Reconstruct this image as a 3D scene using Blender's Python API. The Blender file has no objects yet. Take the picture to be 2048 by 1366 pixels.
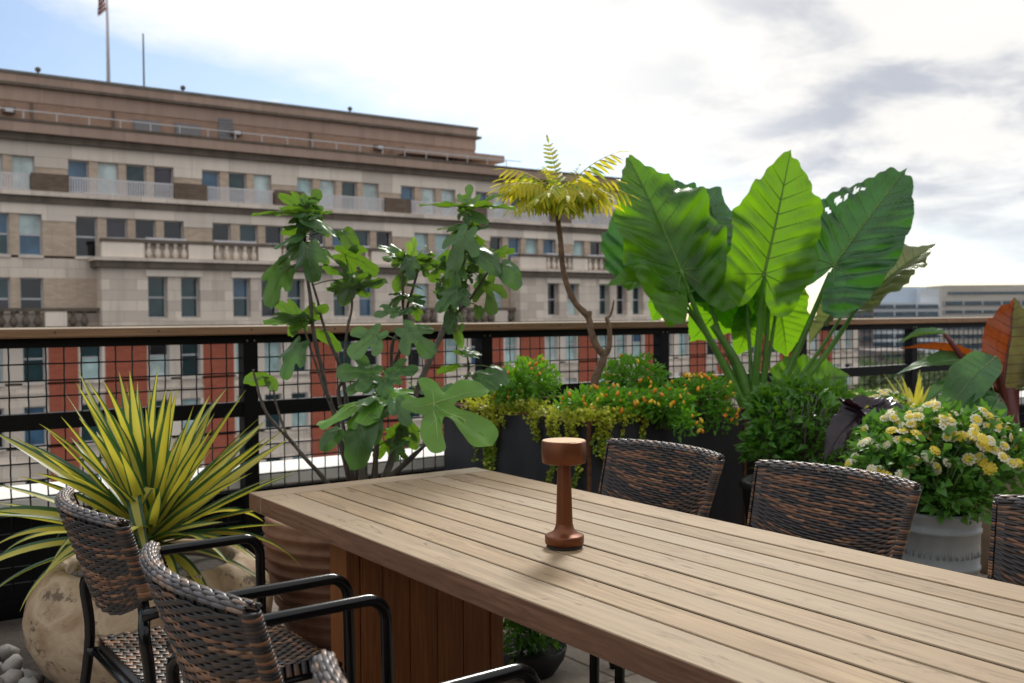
import bpy, math, random
from mathutils import Vector, Matrix, noise
R = math.radians
rnd = random.Random(7)
S = bpy.context.scene
COL = S.collection

# ---------------------------------------------------------------- camera
FPX, CXP, CYP, CAMH = 1991.0, 1024.0, 683.0, 1.332
AZ, PITCH, ROLL = R(54.8), R(1.40), R(0.43)
_f0 = Vector((math.cos(AZ), math.sin(AZ), 0)); _r0 = Vector((math.sin(AZ), -math.cos(AZ), 0)); _u0 = Vector((0, 0, 1))
FW = _f0 * math.cos(PITCH) - _u0 * math.sin(PITCH)
_u1 = _u0 * math.cos(PITCH) + _f0 * math.sin(PITCH)
RT = _r0 * math.cos(ROLL) - _u1 * math.sin(ROLL)
UP = _u1 * math.cos(ROLL) + _r0 * math.sin(ROLL)
CAMP = Vector((0, 0, CAMH))
cd = bpy.data.cameras.new('camera'); cam = bpy.data.objects.new('camera', cd); COL.objects.link(cam)
M = Matrix((RT, UP, -FW)).transposed().to_4x4(); M.translation = CAMP
cam.matrix_world = M
cd.lens = 35.0; cd.sensor_width = 36.0; cd.clip_start = 0.05; cd.clip_end = 6000
cd.dof.use_dof = True; cd.dof.focus_distance = 2.45; cd.dof.aperture_fstop = 5.6
S.camera = cam

def ray(px, py): return FW + RT * ((px - CXP) / FPX) - UP * ((py - CYP) / FPX)
def PD(px, py, D): return CAMP + ray(px, py) * D          # a pixel's direction at a camera depth
def PY(px, py, y):
    d = ray(px, py); return CAMP + d * (y / d.y)
def PZ(px, py, z):
    d = ray(px, py); return CAMP + d * ((z - CAMH) / d.z)

# ---------------------------------------------------------------- world, sun, exposure
SUN_EL, SUN_AZ = R(40), R(42)          # azimuth measured from +X towards +Y
sun_dir = Vector((math.cos(SUN_EL) * math.cos(SUN_AZ), math.cos(SUN_EL) * math.sin(SUN_AZ), math.sin(SUN_EL)))
W = bpy.data.worlds.new('World'); S.world = W; W.use_nodes = True
nt = W.node_tree; nt.nodes.clear()
def N(t, **kw):
    n = nt.nodes.new(t)
    for k, v in kw.items(): setattr(n, k, v)
    return n
def L(a, b): nt.links.new(a, b)
def math_n(op, a, b=None, c=None, clamp=False):
    n = N('ShaderNodeMath', operation=op); n.use_clamp = clamp
    for i, v in enumerate((a, b, c)):
        if v is None: continue
        if isinstance(v, (int, float)): n.inputs[i].default_value = v
        else: L(v, n.inputs[i])
    return n.outputs[0]
out = N('ShaderNodeOutputWorld')
sky = N('ShaderNodeTexSky', sky_type='NISHITA', sun_disc=False)
sky.sun_elevation = SUN_EL; sky.sun_rotation = math.pi / 2 - SUN_AZ
sky.altitude = 50; sky.air_density = 1.0; sky.dust_density = 0.8; sky.ozone_density = 3.0
tc = N('ShaderNodeTexCoord')
nrm = N('ShaderNodeVectorMath', operation='NORMALIZE'); L(tc.outputs['Generated'], nrm.inputs[0])
sep = N('ShaderNodeSeparateXYZ'); L(nrm.outputs[0], sep.inputs[0])
den = math_n('ADD', math_n('MAXIMUM', sep.outputs[2], 0.0), 0.22)
cmb = N('ShaderNodeCombineXYZ')
L(math_n('DIVIDE', sep.outputs[0], den), cmb.inputs[0]); L(math_n('DIVIDE', sep.outputs[1], den), cmb.inputs[1])
def noise_n(scale, detail, rough, off, dist=0.0):
    mp = N('ShaderNodeMapping'); mp.inputs['Location'].default_value = off; L(cmb.outputs[0], mp.inputs[0])
    n = N('ShaderNodeTexNoise'); n.inputs['Scale'].default_value = scale; n.inputs['Detail'].default_value = detail
    n.inputs['Roughness'].default_value = rough; n.inputs['Distortion'].default_value = dist; L(mp.outputs[0], n.inputs['Vector'])
    return n.outputs[0]
def mapr(v, a, b, c=0.0, d=1.0):
    n = N('ShaderNodeMapRange', interpolation_type='SMOOTHSTEP'); L(v, n.inputs[0])
    n.inputs[1].default_value = a; n.inputs[2].default_value = b; n.inputs[3].default_value = c; n.inputs[4].default_value = d
    return n.outputs[0]
def dotn(vec):
    n = N('ShaderNodeVectorMath', operation='DOT_PRODUCT'); L(nrm.outputs[0], n.inputs[0]); n.inputs[1].default_value = vec
    return n.outputs['Value']
# the cloud deck's edge crosses the sky as one great circle, ragged by noise; blue beyond it
_a = ray(150, 20).normalized(); _b = ray(940, 245).normalized()
edge_n = _a.cross(_b).normalized()
if edge_n.dot(ray(1024, 0)) < 0: edge_n = -edge_n
wisps = noise_n(2.2, 7, 0.6, (3.1, 0.4, 0.0), 0.4)
edge = math_n('ADD', dotn(edge_n), math_n('MULTIPLY', math_n('SUBTRACT', wisps, 0.5), 0.10))
deck = mapr(edge, -0.025, 0.035)
thin = mapr(noise_n(3.4, 7, 0.62, (7.7, 2.0, 0.0), 0.8), 0.50, 0.80, 0.0, 0.8)
cover = math_n('MAXIMUM', math_n('MAXIMUM', deck, thin), 0.10)      # a thin high veil everywhere
# grey undersides within the deck, more of them away from the bright veil round the sun
sun_h = Vector(ray(760, 170)).normalized()
veil = mapr(dotn(sun_h), 0.90, 0.985)
lumps = noise_n(3.4, 8, 0.54, (2.6, 5.9, 0.0), 0.25)
dark = math_n('MULTIPLY', mapr(lumps, 0.40, 0.66), math_n('SUBTRACT', 1.0, math_n('MULTIPLY', veil, 0.75)))
mix1 = N('ShaderNodeMix', data_type='RGBA'); L(dark, mix1.inputs[0])
mix1.inputs[6].default_value = (1.0, 0.985, 0.955, 1); mix1.inputs[7].default_value = (0.56, 0.59, 0.66, 1)
soft = mapr(noise_n(1.1, 4, 0.5, (9.0, 1.0, 0.0)), 0.35, 0.65, 0.90, 1.0)
haze_c = N('ShaderNodeMix', data_type='RGBA'); L(mapr(sep.outputs[2], 0.0, 0.16, 1.0, 0.0), haze_c.inputs[0])
mul1 = N('ShaderNodeMix', data_type='RGBA', blend_type='MULTIPLY'); mul1.inputs[0].default_value = 1.0
L(mix1.outputs[2], mul1.inputs[6])
vb = N('ShaderNodeCombineColor'); bright = math_n('MULTIPLY', soft, math_n('ADD', 1.0, math_n('MULTIPLY', veil, 0.10)))
for i in range(3): L(bright, vb.inputs[i])
L(vb.outputs[0], mul1.inputs[7]); L(mul1.outputs[2], haze_c.inputs[6]); haze_c.inputs[7].default_value = (0.78, 0.84, 0.88, 1)
bg_sky = N('ShaderNodeBackground'); L(sky.outputs[0], bg_sky.inputs[0]); bg_sky.inputs[1].default_value = 0.095
bg_cl = N('ShaderNodeBackground'); L(haze_c.outputs[2], bg_cl.inputs[0]); bg_cl.inputs[1].default_value = 0.79
mixs = N('ShaderNodeMixShader'); L(cover, mixs.inputs[0]); L(bg_sky.outputs[0], mixs.inputs[1]); L(bg_cl.outputs[0], mixs.inputs[2])
L(mixs.outputs[0], out.inputs[0])

sl = bpy.data.lights.new('sun', 'SUN'); sl.energy = 2.3; sl.angle = R(13); sl.color = (1.0, 0.95, 0.87)
sun = bpy.data.objects.new('sun', sl); COL.objects.link(sun); sun.rotation_euler = (-sun_dir).to_track_quat('-Z', 'Y').to_euler()
sun.location = (0, 0, 30)
S.view_settings.view_transform = 'Standard'; S.view_settings.look = 'None'; S.view_settings.gamma = 1.0
S.view_settings.use_curve_mapping = False; S.view_settings.exposure = 0.50
S.cycles.max_bounces = 8; S.cycles.transparent_max_bounces = 8; S.cycles.use_denoising = True

# ---------------------------------------------------------------- materials
MATS = {}
class NB:                                      # a small node-building helper for one material
    def __init__(s, name):
        s.m = bpy.data.materials.new(name); s.m.use_nodes = True; s.t = s.m.node_tree
        s.p = s.t.nodes['Principled BSDF']; s.o = s.t.nodes['Material Output']; MATS[name] = s.m
    def n(s, t, **kw):
        x = s.t.nodes.new(t)
        for k, v in kw.items(): setattr(x, k, v)
        return x
    def l(s, a, b): s.t.links.new(a, b)
    def coord(s, scale=(1, 1, 1), kind='Object', rot=(0, 0, 0)):
        c = s.n('ShaderNodeTexCoord'); mp = s.n('ShaderNodeMapping'); mp.inputs['Scale'].default_value = scale; mp.inputs['Rotation'].default_value = rot
        s.l(c.outputs[kind], mp.inputs[0]); return mp.outputs[0]
    def world(s, scale=(1, 1, 1)):
        c = s.n('ShaderNodeNewGeometry'); mp = s.n('ShaderNodeMapping'); mp.inputs['Scale'].default_value = scale
        s.l(c.outputs['Position'], mp.inputs[0]); return mp.outputs[0]
    def noise(s, vec, scale, detail=4, rough=0.55, dist=0.0):
        x = s.n('ShaderNodeTexNoise'); x.inputs['Scale'].default_value = scale; x.inputs['Detail'].default_value = detail
        x.inputs['Roughness'].default_value = rough; x.inputs['Distortion'].default_value = dist; s.l(vec, x.inputs['Vector']); return x.outputs[0]
    def ramp(s, v, stops):
        x = s.n('ShaderNodeValToRGB'); e = x.color_ramp.elements
        while len(e) < len(stops): e.new(0.5)
        for k, (p, c) in zip(e, stops): k.position = p; k.color = (*c, 1)
        s.l(v, x.inputs[0]); return x.outputs[0]
    def mix(s, f, a, b, mode='MIX'):
        x = s.n('ShaderNodeMix', data_type='RGBA', blend_type=mode)
        for i, v in ((0, f), (6, a), (7, b)):
            if isinstance(v, (int, float)): x.inputs[i].default_value = v
            elif isinstance(v, tuple): x.inputs[i].default_value = (*v, 1)
            else: s.l(v, x.inputs[i])
        return x.outputs[2]
    def bump(s, h, strength=0.3, dist=0.01):
        b = s.n('ShaderNodeBump'); b.inputs['Strength'].default_value = strength; b.inputs['Distance'].default_value = dist
        s.l(h, b.inputs['Height']); s.l(b.outputs[0], s.p.inputs['Normal'])
    def objrand(s):
        return s.n('ShaderNodeObjectInfo').outputs['Random']
    def set(s, col=None, rough=0.5, metal=0.0, spec=0.5):
        if col is not None:
            if isinstance(col, tuple): s.p.inputs['Base Color'].default_value = (*col, 1)
            else: s.l(col, s.p.inputs['Base Color'])
        if isinstance(rough, (int, float)): s.p.inputs['Roughness'].default_value = rough
        else: s.l(rough, s.p.inputs['Roughness'])
        s.p.inputs['Metallic'].default_value = metal; s.p.inputs['Specular IOR Level'].default_value = spec
        return s

def simple(name, col, rough=0.5, metal=0.0, var=0.25, scale=8.0, bump=0.0, spec=0.5, kind='Object'):
    b = NB(name); v = b.noise(b.coord(kind=kind), scale, 5, 0.6)
    lo = tuple(c * (1 - var) for c in col); hi = tuple(min(1, c * (1 + var)) for c in col)
    b.set(b.ramp(v, [(0.3, lo), (0.7, hi)]), rough, metal, spec)
    if bump: b.bump(v, bump, 0.01)
    return b.m

def leafmat(name, col, trans=0.35, var=0.3, rough=0.42, tcol=None, scale=3.0, spec=0.5, back=None, hue=None):
    b = NB(name); v = b.noise(b.world(), scale, 3, 0.55)
    rn = b.objrand()
    lo = tuple(c * (1 - var) for c in col); hi = tuple(min(1, c * (1 + var)) for c in col)
    c = b.ramp(v, [(0.3, lo), (0.7, hi)])
    if hue: c = b.mix(b.ramp(rn, [(0.25, (0, 0, 0)), (1.0, (0.8, 0.8, 0.8))]), c, hue)
    if hue: c = b.mix(b.ramp(rn, [(0.0, (0.6, 0.6, 0.6)), (0.35, (0, 0, 0))]), c, tuple(x * 0.35 for x in col))
    if back:
        g = b.n('ShaderNodeNewGeometry'); c = b.mix(g.outputs['Backfacing'], c, back)
    b.set(c, rough, 0, spec)
    fine = b.noise(b.world(), 90, 3, 0.6); b.bump(fine, 0.12, 0.004)
    tr = b.n('ShaderNodeBsdfTranslucent')
    t = tcol or (min(1, col[0] * 3.6), min(1, col[1] * 2.6), col[2] * 0.9)
    tr.inputs[0].default_value = (*t, 1)
    mx = b.n('ShaderNodeMixShader'); mx.inputs[0].default_value = trans
    b.l(b.p.outputs[0], mx.inputs[1]); b.l(tr.outputs[0], mx.inputs[2]); b.l(mx.outputs[0], b.o.inputs[0])
    return b.m

def wood(name, c1, c2, c3, axis='Y', rough=0.6, grey=None, stain=0.0, glen=2.5, bumps=0.25):
    b = NB(name)
    gl2 = glen * 1.5; sc = {'X': (gl2, 105, 105), 'Y': (105, gl2, 105), 'Z': (105, 105, gl2)}[axis]
    sc2 = {'X': (1.1, 9, 9), 'Y': (9, 1.1, 9), 'Z': (9, 9, 1.1)}[axis]
    rn = b.objrand()
    sh = b.n('ShaderNodeCombineXYZ')
    k = b.n('ShaderNodeMath', operation='MULTIPLY'); b.l(rn, k.inputs[0]); k.inputs[1].default_value = 60
    for i in range(3): b.l(k.outputs[0], sh.inputs[i])
    def shifted(s):
        a = b.n('ShaderNodeVectorMath', operation='ADD'); b.l(b.world(s), a.inputs[0]); b.l(sh.outputs[0], a.inputs[1]); return a.outputs[0]
    g = b.noise(shifted(sc), 1.0, 7, 0.65, 0.7); big = b.noise(shifted(sc2), 1.0, 3, 0.55, 1.6)
    fine = b.noise(shifted(tuple(x * 2.2 for x in sc)), 1.0, 4, 0.7)
    c = b.ramp(g, [(0.34, c1), (0.5, c2), (0.66, c3)])
    c = b.mix(b.ramp(big, [(0.35, (0, 0, 0)), (0.75, (0.75, 0.75, 0.75))]), c, tuple(x * 0.72 for x in c2))
    c = b.mix(b.ramp(fine, [(0.55, (0, 0, 0)), (0.75, (0.35, 0.35, 0.35))]), c, tuple(x * 0.45 for x in c1))
    if grey:
        gm = b.noise(shifted(tuple(x * 0.5 for x in sc2)), 1.0, 3, 0.5, 0.8)
        c = b.mix(b.ramp(gm, [(0.4, (0, 0, 0)), (0.7, (0.5, 0.5, 0.5))]), c, grey)
        # per-board tone
        c = b.mix(0.38, c, b.ramp(rn, [(0.0, tuple(x * 0.62 for x in c2)), (0.5, tuple(x * 1.1 for x in c2)), (1.0, grey)]))
    if stain:
        st = b.noise(shifted({'X': (5, 26, 26), 'Y': (26, 5, 26), 'Z': (26, 26, 5)}[axis]), 1.0, 6, 0.7, 1.4)
        c = b.mix(b.ramp(st, [(0.57, (0, 0, 0)), (0.66, (stain, stain, stain))]), c, (0.15, 0.095, 0.05))
    b.set(c, rough, 0, 0.35); b.bump(g, bumps, 0.002)
    return b.m

def stone(name, col, bw=1.4, bh=0.6, streak=0.5, mortar=0.55, rough=0.85, var=0.18, msize=0.012):
    b = NB(name)
    g = b.n('ShaderNodeNewGeometry'); sp = b.n('ShaderNodeSeparateXYZ'); b.l(g.outputs['Position'], sp.inputs[0])
    a = b.n('ShaderNodeMath', operation='ADD'); b.l(sp.outputs[0], a.inputs[0]); b.l(sp.outputs[1], a.inputs[1])
    cb = b.n('ShaderNodeCombineXYZ'); b.l(a.outputs[0], cb.inputs[0]); b.l(sp.outputs[2], cb.inputs[1])
    br = b.n('ShaderNodeTexBrick'); b.l(cb.outputs[0], br.inputs['Vector'])
    br.inputs['Scale'].default_value = 1.0; br.inputs['Brick Width'].default_value = bw; br.inputs['Row Height'].default_value = bh
    br.inputs['Mortar Size'].default_value = msize; br.inputs['Mortar Smooth'].default_value = 0.2
    br.inputs['Color1'].default_value = (*[c * (1 - var) for c in col], 1); br.inputs['Color2'].default_value = (*[c * (1 + var) for c in col], 1)
    br.inputs['Mortar'].default_value = (*[c * mortar for c in col], 1)
    n1 = b.noise(b.world((1.6, 1.6, 0.18)), 1.0, 6, 0.65); n2 = b.noise(b.world(), 0.35, 5, 0.6)
    c = b.mix(b.ramp(n1, [(0.46, (0, 0, 0)), (0.72, (streak, streak, streak))]), br.outputs[0], tuple(x * 0.42 for x in col))
    c = b.mix(b.ramp(n2, [(0.35, (0, 0, 0)), (0.75, (0.2, 0.2, 0.2))]), c, tuple(x * 0.75 for x in col))
    b.set(c, rough, 0, 0.25); b.bump(br.outputs['Fac'], -0.25, 0.02)
    return b.m

def glass(name, col, rough=0.06, spec=0.6):
    b = NB(name); v = b.noise(b.world(), 0.9, 3, 0.5)
    b.set(b.ramp(v, [(0.3, tuple(c * 0.6 for c in col)), (0.7, tuple(min(1, c * 1.3) for c in col))]), rough, 0, spec)
    w = b.noise(b.world(), 0.35, 2, 0.5); b.bump(w, 0.15, 0.3)
    return b.m

m_table = wood('weathered_teak', (0.115, 0.066, 0.032), (0.30, 0.205, 0.112), (0.44, 0.325, 0.195), 'Y', 0.68, grey=(0.32, 0.26, 0.185), stain=0.9)
m_tablex = wood('weathered_teak_end', (0.185, 0.122, 0.070), (0.315, 0.225, 0.142), (0.395, 0.30, 0.20), 'X', 0.6, grey=(0.335, 0.275, 0.21), stain=0.4)
m_edge = wood('teak_apron', (0.13, 0.062, 0.036), (0.215, 0.108, 0.065), (0.28, 0.155, 0.098), 'Y', 0.6, glen=4)
m_edgex = wood('teak_apron_end', (0.13, 0.062, 0.036), (0.215, 0.108, 0.065), (0.28, 0.155, 0.098), 'X', 0.6, glen=4)
m_gap = simple('gap_shade_board_side', (0.055, 0.032, 0.018), 0.9, 0, 0.3, 20)  # board sides darkened so the gaps carry painted shade
m_ped = wood('cedar_planks', (0.20, 0.062, 0.018), (0.28, 0.098, 0.030), (0.35, 0.14, 0.045), 'Z', 0.5, bumps=0.1)
m_cap = wood('rail_wood_shaded', (0.20, 0.105, 0.055), (0.29, 0.165, 0.09), (0.36, 0.22, 0.125), 'X', 0.6, glen=2)  # cap sides, colour darkened to hold their shade
m_captop = wood('rail_wood_lit', (0.46, 0.36, 0.26), (0.62, 0.51, 0.39), (0.70, 0.60, 0.48), 'X', 0.6, glen=2)  # same wood, colour made paler where light falls on the cap top
m_black = simple('black_steel', (0.004, 0.004, 0.0045), 0.5, 0.0, 0.3, 20, spec=0.18)
m_wire = simple('black_wire', (0.006, 0.006, 0.006), 0.3, 0.0, 0.2, 20, spec=0.3)
m_tube = simple('black_powder_coat', (0.003, 0.0035, 0.0045), 0.2, 0.0, 0.2, 30, spec=0.4)
m_screw = simple('screw_steel', (0.25, 0.24, 0.22), 0.35, 0.9, 0.2, 30)
m_screw_d = simple('dark_screw', (0.06, 0.045, 0.03), 0.5, 0.3, 0.2, 30)
m_plstone = stone('facade_limestone', (0.68, 0.59, 0.505), 1.5, 0.62, 0.32)
m_trim = stone('trim_limestone', (0.74, 0.655, 0.57), 2.4, 3.0, 0.2)
m_darkstone = stone('dark_limestone', (0.155, 0.125, 0.10), 2.0, 0.8, 0.75, var=0.1)  # much darker stone for soffits, ledges and roof fittings
m_tan = stone('tan_brick', (0.54, 0.43, 0.335), 0.42, 0.13, 0.25, 0.8, var=0.12)
m_pent = stone('penthouse_brick', (0.36, 0.235, 0.175), 0.42, 0.13, 0.25, 0.8, var=0.1)
m_pentst = stone('penthouse_stone', (0.42, 0.30, 0.24), 3.1, 1.2, 0.3, var=0.08)
m_red = stone('red_brick', (0.40, 0.115, 0.07), 0.42, 0.13, 0.2, 0.8, var=0.1)
m_brownblk = stone('brown_parapet', (0.17, 0.125, 0.095), 0.42, 0.14, 0.3, 0.8)
m_white_rail = simple('white_railing', (0.62, 0.60, 0.62), 0.5, 0, 0.1, 4)
m_frame = simple('window_frame', (0.52, 0.52, 0.54), 0.5, 0, 0.12, 4)
m_metalroof = simple('lead_flashing', (0.17, 0.165, 0.15), 0.6, 0.2, 0.3, 1.5)
m_louvre = simple('louvre_grey', (0.20, 0.19, 0.20), 0.5, 0.2, 0.1, 4)
PANES = [glass('pane_sky_reflect', (0.055, 0.13, 0.22)), glass('pane_dark', (0.010, 0.010, 0.013)), glass('pane_violet', (0.032, 0.024, 0.042)),  # blue pane: sky reflection put into its base colour
         glass('pane_teal', (0.015, 0.05, 0.058)), glass('pane_blind_sky', (0.40, 0.56, 0.56), 0.2, 0.5), glass('pane_blind_sky_pale', (0.55, 0.68, 0.68), 0.2, 0.5)]  # pale panes: blinds, and bright sky reflection painted in

m_stick = simple('fig_bark', (0.085, 0.07, 0.06), 0.75, 0, 0.4, 40, 0.4)
m_trunkg = simple('fig_trunk', (0.17, 0.15, 0.135), 0.8, 0, 0.35, 25, 0.5)
m_petg = leafmat('fig_petiole', (0.10, 0.17, 0.04), 0.2)
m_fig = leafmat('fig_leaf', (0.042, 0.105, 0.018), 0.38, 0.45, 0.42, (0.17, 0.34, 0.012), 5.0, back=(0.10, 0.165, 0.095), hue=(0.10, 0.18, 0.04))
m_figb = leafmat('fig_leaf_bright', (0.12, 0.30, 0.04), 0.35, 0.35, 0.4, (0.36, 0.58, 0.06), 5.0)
m_figv = leafmat('fig_vein', (0.20, 0.30, 0.12), 0.3, 0.2)
m_figbv = leafmat('fig_vein_bright', (0.36, 0.52, 0.20), 0.3, 0.2)
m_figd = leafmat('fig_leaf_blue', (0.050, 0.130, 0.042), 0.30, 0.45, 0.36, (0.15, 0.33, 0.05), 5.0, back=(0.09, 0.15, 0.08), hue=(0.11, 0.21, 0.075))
m_ala = leafmat('elephant_ear_leaf', (0.050, 0.155, 0.016), 0.48, 0.55, 0.3, (0.22, 0.52, 0.010), 9.0)
m_alac = leafmat('elephant_ear_young', (0.080, 0.21, 0.016), 0.50, 0.5, 0.33, (0.23, 0.50, 0.010), 9.0)
m_alad = leafmat('elephant_ear_dark', (0.024, 0.095, 0.034), 0.28, 0.5, 0.24, (0.09, 0.32, 0.02), 9.0)
m_alag = leafmat('elephant_ear_withered', (0.19, 0.225, 0.125), 0.25, 0.35, 0.3, (0.33, 0.38, 0.10), 8.0)
m_alav = leafmat('elephant_ear_rib', (0.16, 0.29, 0.06), 0.3, 0.2, 0.35)
m_alap = leafmat('elephant_ear_stalk', (0.10, 0.24, 0.035), 0.2, 0.3, 0.35, scale=9)
m_yy = leafmat('yucca_yellow', (0.68, 0.60, 0.085), 0.36, 0.15, 0.42, (0.75, 0.66, 0.06), 6, hue=(0.45, 0.45, 0.13))
m_yg = leafmat('yucca_green', (0.035, 0.095, 0.045), 0.2, 0.3, 0.42, (0.10, 0.25, 0.05), 6)
m_sum = leafmat('sumac_yellow', (0.46, 0.46, 0.03), 0.5, 0.3, 0.5, (0.85, 0.75, 0.03), 12, hue=(0.20, 0.30, 0.025))
m_sumg = leafmat('sumac_green', (0.17, 0.27, 0.022), 0.45, 0.35, 0.5, (0.45, 0.58, 0.03), 12)
m_sumbark = simple('sumac_bark', (0.17, 0.105, 0.065), 0.8, 0, 0.5, 30, 0.5)
m_pep = leafmat('pepper_leaf', (0.085, 0.26, 0.020), 0.35, 0.45, 0.32, (0.24, 0.55, 0.02), 14)
m_orange = simple('pepper_orange', (0.90, 0.27, 0.015), 0.25, 0, 0.3, 40)
m_yel = simple('pepper_yellow', (0.85, 0.52, 0.03), 0.25, 0, 0.25, 40)
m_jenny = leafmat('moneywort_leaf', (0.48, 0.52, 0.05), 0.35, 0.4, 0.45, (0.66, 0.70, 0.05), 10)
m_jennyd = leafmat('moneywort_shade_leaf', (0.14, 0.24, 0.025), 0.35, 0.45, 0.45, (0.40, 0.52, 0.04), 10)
m_shrub = leafmat('shrub_leaf', (0.065, 0.185, 0.026), 0.35, 0.45, 0.3, (0.22, 0.48, 0.03), 12)
m_lant = leafmat('lantana_leaf', (0.065, 0.18, 0.030), 0.32, 0.4, 0.4, (0.18, 0.42, 0.04), 12)
m_petal = leafmat('white_petal', (0.86, 0.84, 0.70), 0.2, 0.08, 0.5, (0.9, 0.9, 0.7), 20)
m_petaly = leafmat('yellow_petal', (0.85, 0.66, 0.06), 0.2, 0.12, 0.5, (0.9, 0.75, 0.1), 20)
m_blackleaf = leafmat('black_taro_leaf', (0.020, 0.011, 0.018), 0.08, 0.4, 0.28, (0.10, 0.02, 0.03), 8)
m_banr = leafmat('banana_red_leaf', (0.16, 0.030, 0.010), 0.30, 0.6, 0.3, (0.42, 0.09, 0.010), 7)
m_bang = leafmat('banana_green_leaf', (0.055, 0.155, 0.060), 0.28, 0.3, 0.32, (0.18, 0.40, 0.05), 5, back=(0.11, 0.20, 0.10))
m_bano = leafmat('banana_olive_leaf', (0.070, 0.082, 0.014), 0.28, 0.7, 0.3, (0.22, 0.17, 0.015), 9)
m_banm = leafmat('banana_midrib', (0.12, 0.022, 0.018), 0.15, 0.3, 0.4)
m_brom = leafmat('yellow_strap_leaf', (0.50, 0.46, 0.05), 0.35, 0.2, 0.45, (0.75, 0.7, 0.08), 8)
m_tree = leafmat('street_tree_leaf', (0.050, 0.10, 0.028), 0.25, 0.45, 0.6, scale=0.6)
m_tree2 = leafmat('street_tree_leaf_light', (0.085, 0.145, 0.035), 0.25, 0.4, 0.6, scale=0.6)
m_treebark = simple('street_tree_bark', (0.09, 0.07, 0.055), 0.85, 0, 0.3, 3)
m_soil = simple('potting_soil', (0.035, 0.026, 0.020), 0.95, 0, 0.5, 30, 0.8)

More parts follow.
